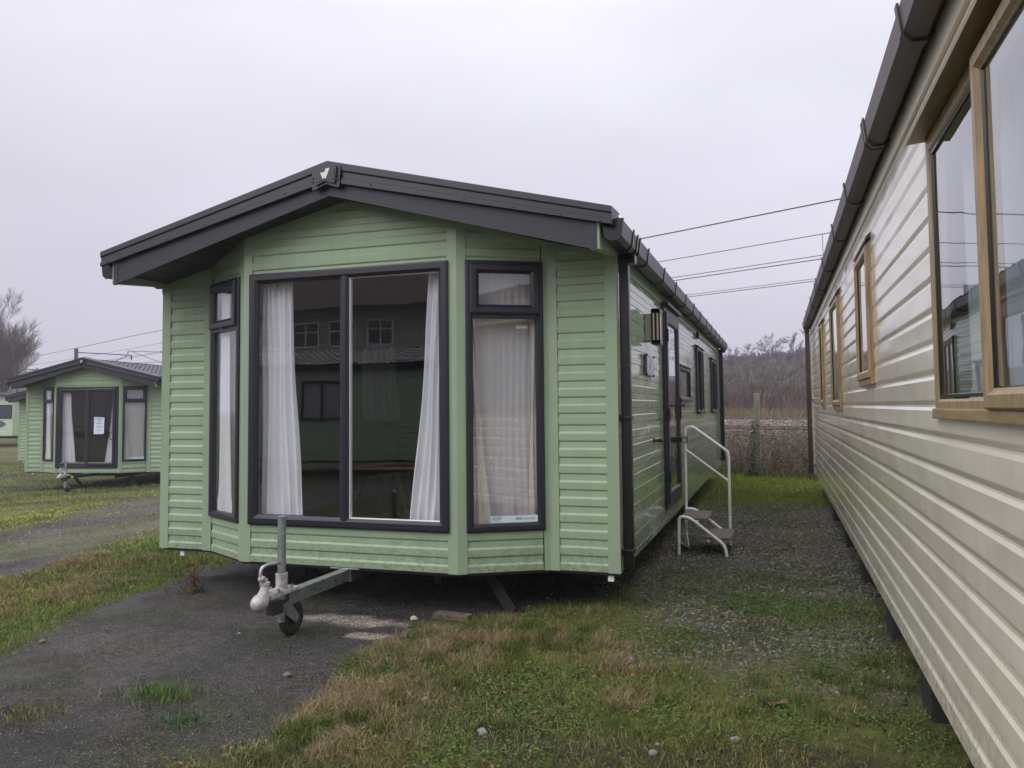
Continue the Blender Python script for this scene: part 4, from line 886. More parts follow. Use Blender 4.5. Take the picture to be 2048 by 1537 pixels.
# rusty dock weed by the tarmac edge
rt_ = empty('dock_weed',(-1.36,-.2,G0(-1.36,-.2)),0,'rusty brown dead dock weed at the tarmac edge','weed')
n = 260; hh = rng.uniform(0,.17,n); o = leaves(rng.normal(0,.028,n)*(1-hh*2),rng.normal(0,.028,n),rng.uniform(.006,.014,n),np.array([[.13,.045,.03]])*rng.uniform(.5,1.5,(n,1)),0,name='leaves',z=hh,parent=rt_,label=None,cat=None,kind=None)
q = MB()
for k in range(7): q.tube([(0,0,0),(.02*math.cos(k),.02*math.sin(k),.08),(.03*math.cos(k),.03*math.sin(k),.13+.01*k)],[.002,.0016,.001],4)
q.build('stem', mat('dead_stem',(.12,.06,.04),rough=.9), rt_)
o = leaves(rng.normal(0,.06,300),rng.normal(0,.05,300),rng.uniform(.006,.012,300),np.array([[.06,.09,.03]])*rng.uniform(.5,1.4,(300,1)),.03,name='base_leaves',z=np.zeros(300),parent=rt_,kind=None,cat=None)
# thin dead stalks standing in the gravel by the caravan corner
for i,(x,y,h) in enumerate(((1.95,.55,.42),(2.03,.62,.36),(1.88,.35,.30),(2.16,.50,.33),(1.99,.85,.40),(1.80,.15,.26))):
    q = MB(); q.tube([(0,0,0),(.01,.0,h*.5),(.025*math.sin(i*2),.02,h)],[.0022,.0018,.001],4)
    for k in range(5): z = h*(.35+.13*k); q.tube([(.01,0,z),(.01+.05*math.cos(k*2.4+i),.05*math.sin(k*2.4+i),z+.05)],[.0012,.0006],3)
    tag(q.build('dead_stalk', MATS['dead_stem']),['tallest thin dead stalk in the gravel near the caravan corner','thin dead stalk just right of the tallest stalk','short thin dead stalk left of the tallest stalk','thin dead stalk farthest right in the gravel by the caravan corner','thin dead stalk behind the tallest stalk, toward the steps','shortest dead stalk, almost under the caravan corner'][i],'dead stalk','dead stalks by the caravan corner').location = (x,y,G0(x,y)-.01)
q = MB(); q.bbox(-.12,.12,-.042,.042,.0,.036,.004); q.bbox(-.10,.11,-.03,.035,-.03,.0,.003); o = tag(q.build('wood_offcut', wood),'short weathered wooden offcut lying in front of the caravan','wood block'); o.location = (.85,-.45,G0(.85,-.45)+.022); o.rotation_euler = (0,0,-.1)
q = MB(); q.add([(-.05,-.02,.012),(0,-.03,.022),(.05,-.01,.01),(.055,.02,.018),(0,.03,.006),(-.05,.015,.02)],[(0,1,4,5),(1,2,3,4)]); o = tag(q.build('dead_leaf', mat('leaf_brown',(.16,.075,.05),rough=.7)),'curled brown dead leaf in the grass near the cream caravan','leaf'); o.location = (2.80,-1.36,G0(2.8,-1.36)+.004); o.rotation_euler = (0,0,.5)

# ------------------------------------------------------------------ entrance steps
st = empty('entrance_steps',(2.15,2.6,0),0,'white tubular entrance steps with brown treads and a handrail','steps')
def rel(o, root=None):
    o.parent = root or st; o.matrix_parent_inverse = Matrix.Translation(-(root or st).location); return o
for yy in (2.29,2.90):
    q = MB(); q.tube(bend([(1.943,yy,.0),(1.950,yy,.352),(2.05,yy,.335),(2.352,yy,.10),(2.367,yy,-.0)],.055,6),.0140,10); rel(q.build('stringer', white, smooth=True, auto=50))
    q = MB(); q.tube([(2.367,yy,-.035),(2.367,yy,.01)],.008,6); rel(q.build('levelling_foot', under)); rel(MB().tube([(1.943,yy,-.03),(1.943,yy,.01)],.008,6).build('levelling_foot', under))
for x0,x1,z in ((1.955,2.205,.318),(2.150,2.405,.150)):
    q = MB(); q.bbox(x0,x1,2.31,2.88,z,z+.016,.004); tr = rel(q.build('tread', treadm))
    for dx_ in (-.05,.05): o = MB().tube([((x0+x1)/2-.02+dx_,2.29,z-.014),((x0+x1)/2-.02+dx_,2.90,z-.014)],.011,8).build('tread_bar', white); o.parent = tr
q = MB(); q.tube([(1.946,2.29,.12),(2.0,2.60,.02),(1.946,2.90,.12)],.009,8); rel(q.build('brace', white))
hr = MB(); hr.tube(bend([(1.945,2.93,.10),(1.952,2.93,1.135),(2.02,2.93,1.155),(2.358,2.93,.905),(2.366,2.93,.85),(2.364,2.93,.10)],.06,7),.0140,10); h_ = rel(hr.build('handrail', white, smooth=True, auto=50))
q = MB(); q.tube([(1.952,2.93,.925),(2.364,2.93,.615)],.010,8); o = q.build('mid_rail', white); o.parent = h_
q = MB(); q.tube([(1.895,2.87,1.0),(1.895,2.87,1.05)],.034,16); q.bbox(1.86,1.93,2.84,2.90,1.0,1.052,.008); q.box(1.92,1.97,2.905,2.912,.995,1.0); q.box(1.92,1.975,2.905,2.95,1.048,1.053); q.box(1.92,1.975,2.905,2.95,.995,1.0); q.box(1.970,1.975,2.905,2.95,.995,1.053); o = q.build('rail_bracket', black); o.parent = h_

# ------------------------------------------------------------------ cream caravan on the right
WX = 3.36; cr = empty('static_caravan',(5.2,.8,0),0,'glossy cream static caravan with oak window frames along the right edge','caravan')
def crel(o): o.parent = cr; o.matrix_parent_inverse = Matrix.Translation(-cr.location); return o
CY0, CY1 = -7.2, 8.05; CZ0, CZ1 = .30, 2.50
WN = [(-4.35,-2.16,1.315,2.27), (-.36,.38,1.475,2.285), (1.98,3.02,1.315,2.30), (4.45,5.15,1.33,2.30)]
m = MB()
for y0,y1,z0,z1 in wall_cols(CY0,CY1-.03,CZ0,CZ1,WN): siding(m,(WX,y0),(WX,y1),(-1,0),z0,z1,prof=PROFC,base=.30)
crel(m.build('side_cladding', cream))
m = MB(); m.box(WX-.020,WX+.01,CY0,CY1+.01,2.44,2.56); crel(m.build('eaves_trim', ctrim))
m = MB(); m.box(WX-.018,WX+.03,CY1-.05,CY1+.015,CZ0,2.45); crel(m.build('corner_trim', ctrim))
m = MB(); siding(m,(WX,CY1),(WX+1.85,CY1),(0,1),CZ0,2.5,2.98,prof=PROFC,base=.3); siding(m,(WX+1.85,CY1),(WX+3.7,CY1),(0,1),CZ0,2.98,2.5,prof=PROFC,base=.3); siding(m,(WX,CY0),(WX+1.85,CY0),(0,-1),CZ0,2.5,2.98,prof=PROFC,base=.3); siding(m,(WX+1.85,CY0),(WX+3.7,CY0),(0,-1),CZ0,2.98,2.5,prof=PROFC,base=.3); crel(m.build('end_cladding', cream))
m = MB(); siding(m,(WX+3.7,CY0),(WX+3.7,CY1),(1,0),CZ0,2.5,prof=PROFC,base=.3); crel(m.build('far_side_cladding', cream))
for s in (-1,1):
    m = MB(); xe = WX+1.85+s*1.93; m.prism([(WX+1.85,CY0-.15,3.06),(xe,CY0-.15,2.585),(xe,CY0-.15,2.555),(WX+1.85,CY0-.15,3.03)],(0,CY1-CY0+.3,0)); crel(m.build('roof_sheet', tile))
m = MB(); m.box(WX+.012,WX+3.69,CY0+.02,CY1-.02,CZ0-.02,CZ0+.01); crel(m.build('floor_edge', under))
m = MB()
for x in (WX+.9,WX+2.8): m.beam((x,CY0+.5,.2),(x,CY1-.4,.2),.06,.16)
crel(m.build('chassis', under))
# gutter, brackets, downpipe
gp = [(WX-.010,2.635),(WX-.020,2.55),(WX-.045,2.522),(WX-.088,2.522),(WX-.112,2.55),(WX-.122,2.635),(WX-.116,2.635),(WX-.106,2.553),(WX-.086,2.528),(WX-.047,2.528),(WX-.026,2.553),(WX-.016,2.635)]
m = MB(); m.prism([(x,CY0,z) for x,z in gp],(0,CY1+.10-CY0,0)); gu = crel(m.build('gutter', brown))
bp_s = [(WX-.004,2.60),(WX-.015,2.545),(WX-.042,2.514),(WX-.091,2.514),(WX-.118,2.545),(WX-.130,2.650),(WX-.122,2.650),(WX-.112,2.549),(WX-.087,2.521),(WX-.046,2.521),(WX-.022,2.549),(WX-.010,2.60)]
for yb in (-4.6,-3.5,-2.42,-1.33,-1.27,-.22,.9,2.26,3.5,3.82,5.0,6.5,7.4):
    m = MB(); m.prism([(x,yb,z) for x,z in bp_s],(0,.04,0)); o = m.build('gutter_bracket', brown); o.parent = gu
m = MB(); m.prism([(x,CY1+.10,z) for x,z in [(WX-.006,2.645),(WX-.016,2.545),(WX-.043,2.517),(WX-.090,2.517),(WX-.116,2.545),(WX-.127,2.645)]],(0,.012,0)); o = m.build('gutter_end', brown); o.parent = gu
m = MB(); m.bbox(WX-.098,WX-.036,CY1-.08,CY1-.015,.30,2.50,.006); dp = crel(m.build('downpipe', brown))
m = MB(); m.bbox(WX-.106,WX-.028,CY1-.09,CY1-.005,2.47,2.53,.006); o = m.build('outlet', brown); o.parent = dp
for z in (1.42,.42):
    m = MB(); m.bbox(WX-.104,WX-.012,CY1-.088,CY1-.007,z,z+.02,.003); o = m.build('pipe_clip', brown); o.parent = dp
FO = [(0,-.01),(0,.014),(.006,.018),(.050,.018),(.058,.012),(.058,-.03)]
FS = [(0,.0),(0,.034),(.006,.039),(.036,.039),(.046,.030),(.052,.026),(.052,-.01)]
curtm2 = cloth_mat('pale_blue_net', (.62,.66,.70))
for i,(a,b,c,d_) in enumerate(WN):
    m = MB(); frame(m,(WX,b,c),(0,-1,0),(-1,0,0),b-a,d_-c,FO); fo = crel(m.build('side_window', oak))
    big = i == 0
    sashes = [(-3.70,-2.93)] if big else [(a+.025,b-.025)]
    for s0,s1 in sashes:
        m = MB(); frame(m,(WX,s1,c+(.03 if not big else .028)),(0,-1,0),(-1,0,0),s1-s0,d_-c-.058,FS); so_ = m.build('sash', oak); so_.parent = fo
        pane(so_,(WX,s1-.050,c+.080),(0,-1,0),(-1,0,0),s1-s0-.100,d_-c-.158,.020,glassr)
        m = MB(); frame(m,(WX,s1-.048,c+.076),(0,-1,0),(-1,0,0),s1-s0-.096,d_-c-.150,[(0,.024),(0,.026),(.006,.026),(.009,.019)]); o = m.build('glazing_gasket', black); o.parent = so_
    if big:
        for p0,p1 in ((-2.93,-2.16),(-4.35,-3.70)):
            pane(fo,(WX,p1-.06,c+.064),(0,-1,0),(-1,0,0),p1-p0-.06,d_-c-.128,.006,glassr)
            m = MB(); frame(m,(WX,p1-.060,c+.062),(0,-1,0),(-1,0,0),p1-p0-.05,d_-c-.124,[(0,.008),(0,.013),(.010,.013),(.013,.006)]); o = m.build('glazing_gasket', black); o.parent = fo
    m = MB(); dz = .075 if big else .034
    m.prism([(WX-.01,a-.03,d_+.002),(WX-dz,a-.03,d_-.004),(WX-dz-.002,a-.03,d_+.008),(WX-.01,a-.03,d_+.034)],(0,b-a+.06,0)); o = m.build('drip_cap', brown if not big else oakh); o.parent = fo
    m = MB(); m.bbox(WX-.030,WX+.0,a+.01,b-.01,c-.006,c+.028,.005); o = m.build('window_sill', oakh); o.parent = fo
    curtain(fo,(WX+.10,a+.03,d_-.02),(0,1,0),(1,0,0),b-a-.06,b-a-.06,d_-c-.04,folds=int(9*(b-a))+3,amp=.014,m=curtm2,seed=31+i)
m = MB(); m.quad((WX+.5,CY0+.1,.35),(WX+.5,CY1-.1,.35),(WX+.5,CY1-.1,2.5),(WX+.5,CY0+.1,2.5)); crel(m.build('interior_wall', lining))
bkm = mat('support_block_dark',(.02,.02,.022),rough=.8,var=.3)
for i,y in enumerate((-2.35,-1.20,.02,1.6,3.2,5.0)):
    m = MB(); m.bbox(-.09,.09,-.13,.13,0,.16,.006); m.bbox(-.085,.085,-.12,.125,.162,.285,.006)
    o = tag(m.build('support_block', bkm),['stacked dark support block under the cream caravan, nearest the camera','dark support block under the cream caravan, second from the camera','dark support block under the cream caravan, third from the camera','dark support block under the cream caravan, fourth from the camera','dark support block under the cream caravan, second from the far end','dark support block under the cream caravan, nearest the lawn'][i],'support block','support blocks under the cream caravan'); o.location = (WX+.15,y,G0(WX+.15,y)-.005)

# ------------------------------------------------------------------ caravans on the left and the one behind the camera
v2 = make_green((-12.93,10.09,-.385),.204,9.84,'green bay-fronted caravan with a paper notice on its sliding door','green static caravans with bay fronts','patio')
v3 = make_green((-20.66,16.37,-.62),.204,9.84,'green caravan mostly hidden behind the one with a paper notice','green static caravans with bay fronts','patio',False)
v4 = make_green((-4.2,-13.6,-.1),math.pi/2,9.84,'green caravan behind the camera, seen mirrored in the big window','green static caravans with bay fronts','main',False)
fr_ = empty('static_caravan',(-39.75,27.65,-.40),.12,'pale green caravan with a dark oval plaque at the far left','caravan')
m = MB(); siding(m,(-2.6,0),(2.6,0),(0,-1),.45,1.42,base=.45); siding(m,(-2.6,0),(0,0),(0,-1),2.15,2.62,2.85,base=2.15); siding(m,(0,0),(2.6,0),(0,-1),2.15,2.85,2.62,base=2.15); m.box(-2.6,2.6,.02,3,.45,2.6); m.build('front_cladding', lgreen, fr_)
m = MB(); m.prism([(-2.75,-.2,2.66),(0,-.2,2.92),(2.75,-.2,2.66),(2.75,-.2,2.56),(0,-.2,2.82),(-2.75,-.2,2.56)],(0,3.5,0)); m.build('roof', anthm, fr_)
for x0,x1 in ((-2.5,-1.0),(-.8,1.25),(1.55,2.5)):
    m = MB(); frame(m,(x0,-.004,1.40),(1,0,0),(0,-1,0),x1-x0,.78,FP,.8); o = m.build('front_window', anth, fr_); m = MB(); m.quad((x0+.05,-.008,1.45),(x1-.05,-.008,1.45),(x1-.05,-.008,2.13),(x0+.05,-.008,2.13)); m.build('pane', mat('dark_glass',(.03,.03,.035),rough=.08), o)
m = MB(); m.prism([(1.5+.62*math.cos(k/20*math.pi),-.016,1.12+.19*math.sin(k/20*math.pi)) for k in range(40)],(0,-.02,0)); m.build('oval_plaque', mat('plaque_grey_blue',(.07,.085,.11),rough=.4), fr_)
m = MB(); m.box(-2.5,2.5,.4,.5,.3,.44); m.build('chassis_rail', under, fr_); MB().box(1.15,1.25,.2,.3,-.2,.45).build('support_leg', under, fr_)

# ------------------------------------------------------------------ house behind the camera, mirrored in the big window
brickm = mat('render_wall',(.36,.33,.31),rough=.9,var=.1,vscale=1.5); hroof = mat('clay_tiles',(.14,.085,.07),rough=.85,col2=(.08,.05,.042),vscale=3,bump=.6,bscale=9,stretch=(1,1,8))
hs = empty('house',(-30,-44,0),.05,'house with a big brown tiled roof behind the camera, seen mirrored in the window','house')
m = MB(); m.box(-22,14,-6,6,0,7.3); m.build('wall', brickm, hs)
m = MB(); m.add([(-23,-7,7.3),(15,-7,7.3),(15,7,7.3),(-23,7,7.3),(-17,0,14.2),(8.5,0,14.2)],[(0,1,5,4),(2,3,4,5),(1,2,5),(3,0,4),(0,3,2,1)]); m.build('roof', hroof, hs)
for k in range(13):
    x = -21+k*2.6; m = MB(); frame(m,(x+1.8,6.0,5.1),(-1,0,0),(0,1,0),1.8,1.5,[(0,-.01),(0,.05),(.08,.05),(.08,-.02)]); m.box(x+.86,x+.94,6.01,6.04,5.15,6.55); m.box(x+.05,x+1.75,6.01,6.04,6.0,6.06); wf_ = m.build('window', white, hs)
    m = MB(); m.quad((x+.05,6.015,5.15),(x+1.75,6.015,5.15),(x+1.75,6.015,6.55),(x+.05,6.015,6.55)); m.build('pane', MATS['dark_glass'], wf_)

# ------------------------------------------------------------------ dining table inside the green caravan
tb = empty('coffee_table',(-.47,1.15,.34),.25,'dark legged table with a reddish wooden top inside the green caravan','table')
m = MB(); m.bbox(-.34,.34,-.28,.28,.50,.525,.008); m.build('tabletop', tablew, tb)
for sx in (-1,1):
    for sy in (-1,1):
        m = MB(); m.beam((sx*.13*(1 if sy<0 else .3),sy*.08,.49),(sx*(.29 if sy<0 else .10),sy*.20,.0),.035,.06,(0,1,0)); m.build('leg', darkw, tb)
m = MB(); m.bbox(-.20,.20,-.16,.16,.44,.50,.004); m.build('apron', darkw, tb)

# ------------------------------------------------------------------ fence, railway, wires
fn = empty('wire_fence',(2.46,10.66,0),0,'concrete post and wire fence along the railway','fence')
for k in (-1,0,1,2):
    x,y = 2.46-PY*3.0*k, 10.66+PX*3.0*k; z = G0(x,y)
    m = MB(); m.bbox(x-.052-2.46,x+.052-2.46,y-.052-10.66,y+.052-10.66,z-.2,z+1.56,.014); m.build('post', concrete, fn)
m = MB()
for h in (.25,.55,.85,1.12,1.36):
    m.tube([(2.46+PY*3-2.46, 10.58-PX*3-10.66, h),(0,-.075,h-.01),(-PY*6,PX*6-.075,h)],.0022,4)
m.build('wire', steelw, fn)
# ivy on the near post
n = 1500; zz = rng.uniform(0,1,n)**1.8*1.05; an = rng.uniform(0,2*np.pi,n); rr = .06+.05*rng.uniform(0,1,n)+.12*np.exp(-zz/.12); k = (np.cos(an) < .55)
xs = 2.44+np.cos(an)*rr; ys = 10.64+np.sin(an)*rr; iv = empty('ivy',(2.44,10.6,0),0,'dark ivy climbing the concrete fence post','ivy')
o = leaves((xs-2.44)[k],(ys-10.6)[k],rng.uniform(.012,.026,n)[k],(np.array([[.022,.040,.018]])*rng.uniform(.5,1.6,(n,1)))[k],0,name='leaves',z=zz[k],parent=iv,cat=None,kind=None)
tk = {}
for nm,pc,lb in (('near',15.2,'nearer rusty railway track behind the fence'),('far',27.3,'farther railway track behind the fence')):
    x,y = along(0,pc); root = empty('railway_track',(x,y,.66),math.atan2(PX,-PY),lb,'railway track','railway tracks')
    for s in (-1,1):
        m = MB(); m.bbox(-70,420,s*.7175-.035,s*.7175+.035,.09,.16,.01); m.box(-70,420,s*.7175-.01,s*.7175+.01,.02,.09); m.box(-70,420,s*.7175-.07,s*.7175+.07,.0,.02); m.build('rail', rust, root)
def mast(t, p, h, arm, lb, side=1):
    x,y = along(t,p); z = G0(x,y); h = h-z; root = empty('catenary_mast',(x,y,z),math.atan2(PY,PX),lb,'railway mast','catenary masts')
    m = MB(); m.bbox(-.10,.10,-.10,.10,-.2,h,.01); m.build('post', steelw, root)
    m = MB(); m.tube([(0,0,h-.25),(side*arm,0,h-.30)],.035,6); m.build('boom', steelw, root)
    m = MB(); m.tube([(side*.2,0,h-1.9),(side*arm*.93,0,h-.32)],.03,6); m.build('strut', steelw, root)
    m = MB(); m.tube([(side*arm*.45,0,h-1.45),(side*arm*1.25,0,h-1.5)],.022,6); m.tube([(side*arm*1.22,0,h-1.5),(side*arm*1.22,0,h-1.8)],.03,5); m.build('registration_arm', steelw, root)
    m = MB(); m.tube([(side*arm,0,h-.30),(side*arm,0,h-.62)],.05,6); m.build('insulator', steelw, root)
mast(51.2,12.4,5.40,3.4,'catenary mast rising behind the green caravan with the notice')
mast(81,30.2,7.8,-4.6,'catenary mast on the far side of the railway')
mast(66,12.4,4.95,3.0,'most distant catenary mast beside the bare tree')
def wire(t0,t1,p,z0,z1,lb,r=.012,drop=None,sag=.25):
    pts = []
    for k in range(61):
        s = k/60; t = t0+(t1-t0)*s; u = ((t+8)%48)/48; x,y = along(t,p); pts.append((x,y,z0+(z1-z0)*s-sag*4*u*(1-u)))
    m = MB(); m.tube(pts,r,5); o = tag(m.build('overhead_wire', steelw),lb,'overhead wire','overhead railway wires')
    if drop:
        for t,h in drop:
            x,y = along(t,p); u = ((t+8)%48)/48; zt_ = z0+(z1-z0)*(t-t0)/(t1-t0)-sag*4*u*(1-u)
            m = MB(); m.tube([(x,y,zt_),(x,y,zt_-h)],.007,4); m.build('dropper', steelw, o)
wire(-30,330,13.0,5.68,5.68,'thickest topmost overhead wire between the caravans',.016,sag=.12)
wire(-30,330,15.2,5.50,5.50,'catenary wire with a dropper, second from the top',.011,[(3.4,.50)],sag=.12)
wire(-30,330,15.2,4.98,4.98,'contact wire hanging under the dropper',.010,sag=.10)
wire(-30,330,14.5,4.76,4.76,'overhead wire just below the contact wire of the near track',.012,sag=.10)
wire(-30,330,27.3,6.42,6.42,'upper wire of the lowest pair over the far track',.012,sag=.10)
wire(-30,330,26.5,6.20,6.20,'lowest overhead wire over the far track',.016,sag=.10)

# ------------------------------------------------------------------ dead brambles, scrub, bare trees
def segs_mesh(name, P0, P1, R0, R1, col, m=None, n=3, parent=None, kind=None, label=None, cat=None, group=None):
    D = P1-P0; L = np.linalg.norm(D,axis=1)[:,None]+1e-9; D = D/L; ref = np.where(np.abs(D[:,2:3])<.9, np.array([[0,0,1.]]), np.array([[1.,0,0]]))
    U = np.cross(D,ref); U /= np.linalg.norm(U,axis=1)[:,None]; Vv = np.cross(D,U); vs = []
    for P,Rr in ((P0,R0),(P1,R1)):
        for k in range(n): a = 2*np.pi*k/n; vs.append(P+(U*np.cos(a)+Vv*np.sin(a))*Rr[:,None])
    V = np.stack(vs,1).reshape(-1,3); b_ = np.arange(len(P0))[:,None]*(2*n)
    F = np.concatenate([b_+np.array([[k,(k+1)%n,n+(k+1)%n,n+k]]) for k in range(n)])
    return np_mesh(name, V, F, m or twig, np.repeat(col,2*n,0), parent=parent, kind=kind, label=label, cat=cat, group=group)
def canes(x, y, h, r, col, name, label, cat, arch=.8, seg=5, spread=None):
    N = len(x); z = hz(x,y); a = rng.uniform(0,2*np.pi,N); s_ = h*rng.uniform(.2,1,N)*arch; w2 = rng.normal(0,.08,(N,seg+1,2))
    pts = []
    for k in range(seg+1):
        t = k/seg; zz = h*(np.sin(np.pi*(.05+.62*t))*1.05) if arch > .5 else h*t
        pts.append(np.stack([x+np.cos(a)*s_*t**1.4+w2[:,k,0]*h*t, y+np.sin(a)*s_*t**1.4+w2[:,k,1]*h*t, z+zz-.04],1))
    pts = np.stack(pts,1); P0 = pts[:,:-1].reshape(-1,3); P1 = pts[:,1:].reshape(-1,3); rr = np.repeat(r,seg); tt = np.tile(np.arange(seg)/seg,N)
    return segs_mesh(name,P0,P1,rr*(1-.6*tt),rr*(1-.6*(tt+1/seg)),np.repeat(col,seg,0),kind='stuff',label=label,cat=cat)
def pal(n, cs, v=.35):
    cs = np.array(cs); return cs[rng.integers(0,len(cs),n)]*rng.uniform(1-v,1+v,(n,1))
# tangle between lawn and ballast
t_ = rng.uniform(-9,14,9500); p_ = 10.7+rng.gamma(2.2,.62,9500); x,y = along(t_,p_); k = (p_ < 13.2)&(fbm(x,y,.8,95) > .36+.10*(p_-10.7)*.6); x,y,p_ = x[k],y[k],p_[k]
canes(x,y,rng.uniform(.15,.95,len(x))*(1-.75*sm(11.2,13.2,p_))*(.5+fbm(x,y,1.3,96)),rng.uniform(.0025,.006,len(x)),pal(len(x),[(.14,.10,.075),(.21,.165,.115),(.09,.066,.052),(.28,.225,.155),(.15,.11,.085)]),'dead_brambles','tangled dead brambles between the lawn and the railway ballast','brambles',arch=1.7)
t_ = rng.uniform(-9,14,26000); p_ = rng.uniform(10.5,13.4,26000); x,y = along(t_,p_)
leaves(x,y,rng.uniform(.012,.03,len(x)),pal(len(x),[(.10,.065,.05),(.14,.10,.07),(.06,.045,.035),(.075,.085,.035)]),.35,name='bramble_leaves',label='brown withered leaves in the brambles by the fence',cat='brambles')
t_ = rng.uniform(-9,16,9000); p_ = rng.uniform(10.4,11.3,9000); x,y = along(t_,p_); k = (x>-3)|(rng.uniform(0,1,9000)<.4); x,y = x[k],y[k]
blades(x,y,rng.uniform(.08,.28,len(x)),rng.uniform(.006,.012,len(x)),pal(len(x),[(.10,.12,.03),(.19,.15,.08),(.07,.09,.03)]),lean=.9,name='rank_grass',label='long rank grass at the foot of the railway fence')
t_ = rng.uniform(-12,40,16000); p_ = rng.uniform(16.5,29,16000); x,y = along(t_,p_)
stones(x,y,rng.uniform(.035,.07,len(x)),scol(len(x),(.150,.138,.122),.55),'track_ballast','ballast stones between the railway tracks','ballast')
# far verge: dead grass, reddish brambles, pale saplings
t_ = rng.uniform(-30,60,24000); p_ = rng.uniform(29.4,32.6,24000); x,y = along(t_,p_)
blades(x,y,rng.uniform(.25,.65,len(x)),rng.uniform(.012,.026,len(x)),pal(len(x),[(.17,.135,.070),(.21,.155,.085),(.12,.11,.05)]),lean=.7,name='dead_grass_bank',label='tawny dead grass bank beyond the railway')
t_ = rng.uniform(-30,60,11000); p_ = rng.uniform(32,39,11000); x,y = along(t_,p_)
canes(x,y,rng.uniform(.5,1.5,len(x)),rng.uniform(.007,.015,len(x)),pal(len(x),[(.13,.092,.078),(.17,.130,.105),(.10,.075,.066)]),'reddish_scrub','reddish brown bramble scrub above the dead grass bank','scrub',arch=.6)
def tree_segs(seed, H, levels=5, r0=.12, spread=.9, upright=.35, nch=(4,6), trunk=.28, seglen=.3, wig=.12):
    rg = random.Random(seed); out = []
    def grow(p, d, L, r, lv):
        n = 3 if lv < levels-1 else 2; q = Vector(p); dd = Vector(d); pts = [(q.copy(), r)]
        for k in range(n):
            dd = (dd+Vector((rg.gauss(0,wig),rg.gauss(0,wig),rg.gauss(0,wig*.6)+upright*.12))).normalized(); q2 = q+dd*(L/n); r2_ = max(r*(1-.5*(k+1)/n), .0015)
            out.append((q[:], q2[:], pts[-1][1], r2_, lv)); q = q2; pts.append((q.copy(), r2_))
        if lv >= levels-1: return
        c = rg.randint(*nch)
        for k in range(c):
            s_ = (k+.6)/c; s_ = trunk+(1-trunk)*s_ if lv == 0 else .25+.75*s_
            i = min(int(s_*n), n-1); f = s_*n-i; bp = pts[i][0].lerp(pts[i+1][0], f); br = pts[i][1]*(1-f)+pts[i+1][1]*f
            az = rg.uniform(0,6.283); side = Vector((math.cos(az),math.sin(az),0)); side = (side-dd*side.dot(dd)).normalized()
            nd = (dd*(.55+upright)+side*spread*rg.uniform(.6,1.2)+Vector((0,0,upright*.5))).normalized()
            grow(bp, nd, L*rg.uniform(.45,.72)*(1.0 if lv else .95*(1.15-.5*s_)), br*.62, lv+1)
    grow((0,0,0),(0,0,1),H,r0,0)
    A = np.array([o[0] for o in out]); B = np.array([o[1] for o in out]); ra = np.array([o[2] for o in out]); rb = np.array([o[3] for o in out]); lv = np.array([o[4] for o in out])
    return A,B,ra,rb,lv
def bare_tree(x, y, seed, H, label, group, rmin=.02, col=(.07,.058,.055), z=None, **kw):
    A,B,ra,rb,lv = tree_segs(seed,H*.72,**kw); top = max(A[:,2].max(),B[:,2].max()); s_ = H/top; A,B = A*s_,B*s_
    z = G0(x,y)-.1 if z is None else z; root = empty('bare_tree',(x,y,z),0,label,'tree',group); ra = np.maximum(ra,rmin); rb = np.maximum(rb,rmin*.7)
    for nm,k in (('trunk',lv==0),('crown',lv>0)):
        c = np.array([col])*rng.uniform(.7,1.3,(k.sum(),1)); segs_mesh(nm,A[k],B[k],ra[k],rb[k],c,parent=root)
    return root
# trees along the hill crest
CR = [(-9.5,138,6.,dict(levels=6,spread=.9)),(-4.8,139.5,6.6,dict(levels=6,spread=1.0)),(-2.0,136,6.8,dict(levels=6,spread=1.0)),(2.2,141,8.6,dict(levels=6,spread=1.3,upright=.2,nch=(4,4),trunk=.25,r0=.22)),(5.0,143,8.4,dict(levels=6,spread=.5,upright=.8)),(6.3,142,6.4,dict(levels=6,spread=.8)),(8.4,143,8.6,dict(levels=6,spread=.5,upright=.7)),(12.5,144,6.5,dict(levels=6,spread=.9)),(17,143,10,dict(levels=6,spread=.9)),(-15,140,9,dict(levels=6,spread=.9)),(-22,142,10,dict(levels=6,spread=1.))]
LB = ['slim bare tree at the left end of the hill crest','rounded bare tree above the caravan gutter on the crest','second rounded bare tree on the hill crest','largest bare oak with a wide crown on the hill crest','tall thin poplar just right of the big oak','low bare tree between the two poplars','tall bare poplar nearest the brown downpipe','bare crest tree hidden behind the cream caravan','farther bare crest tree behind the cream caravan','bare crest tree hidden behind the green caravan','leftmost bare crest tree behind the green caravan']
for i,(x,y,H,kw) in enumerate(CR):
    kw.setdefault('nch',(3,4)); bare_tree(x,y,100+i,H,LB[i],'bare trees on the hill crest',rmin=.022,col=(.095,.085,.092),**kw)
bare_tree(-43.6,32.2,301,10.3,'big bare winter tree at the left edge of the photo','bare trees on the left',rmin=.005,col=(.105,.084,.074),levels=6,spread=.72,upright=.50,nch=(6,7),r0=.16,trunk=.10,wig=.09)
bare_tree(-46.2,31.2,302,9.0,'bare winter tree cut off by the left edge','bare trees on the left',rmin=.005,col=(.10,.08,.07),levels=6,spread=.42,upright=1.0,nch=(6,8),r0=.16,trunk=.10,wig=.07)
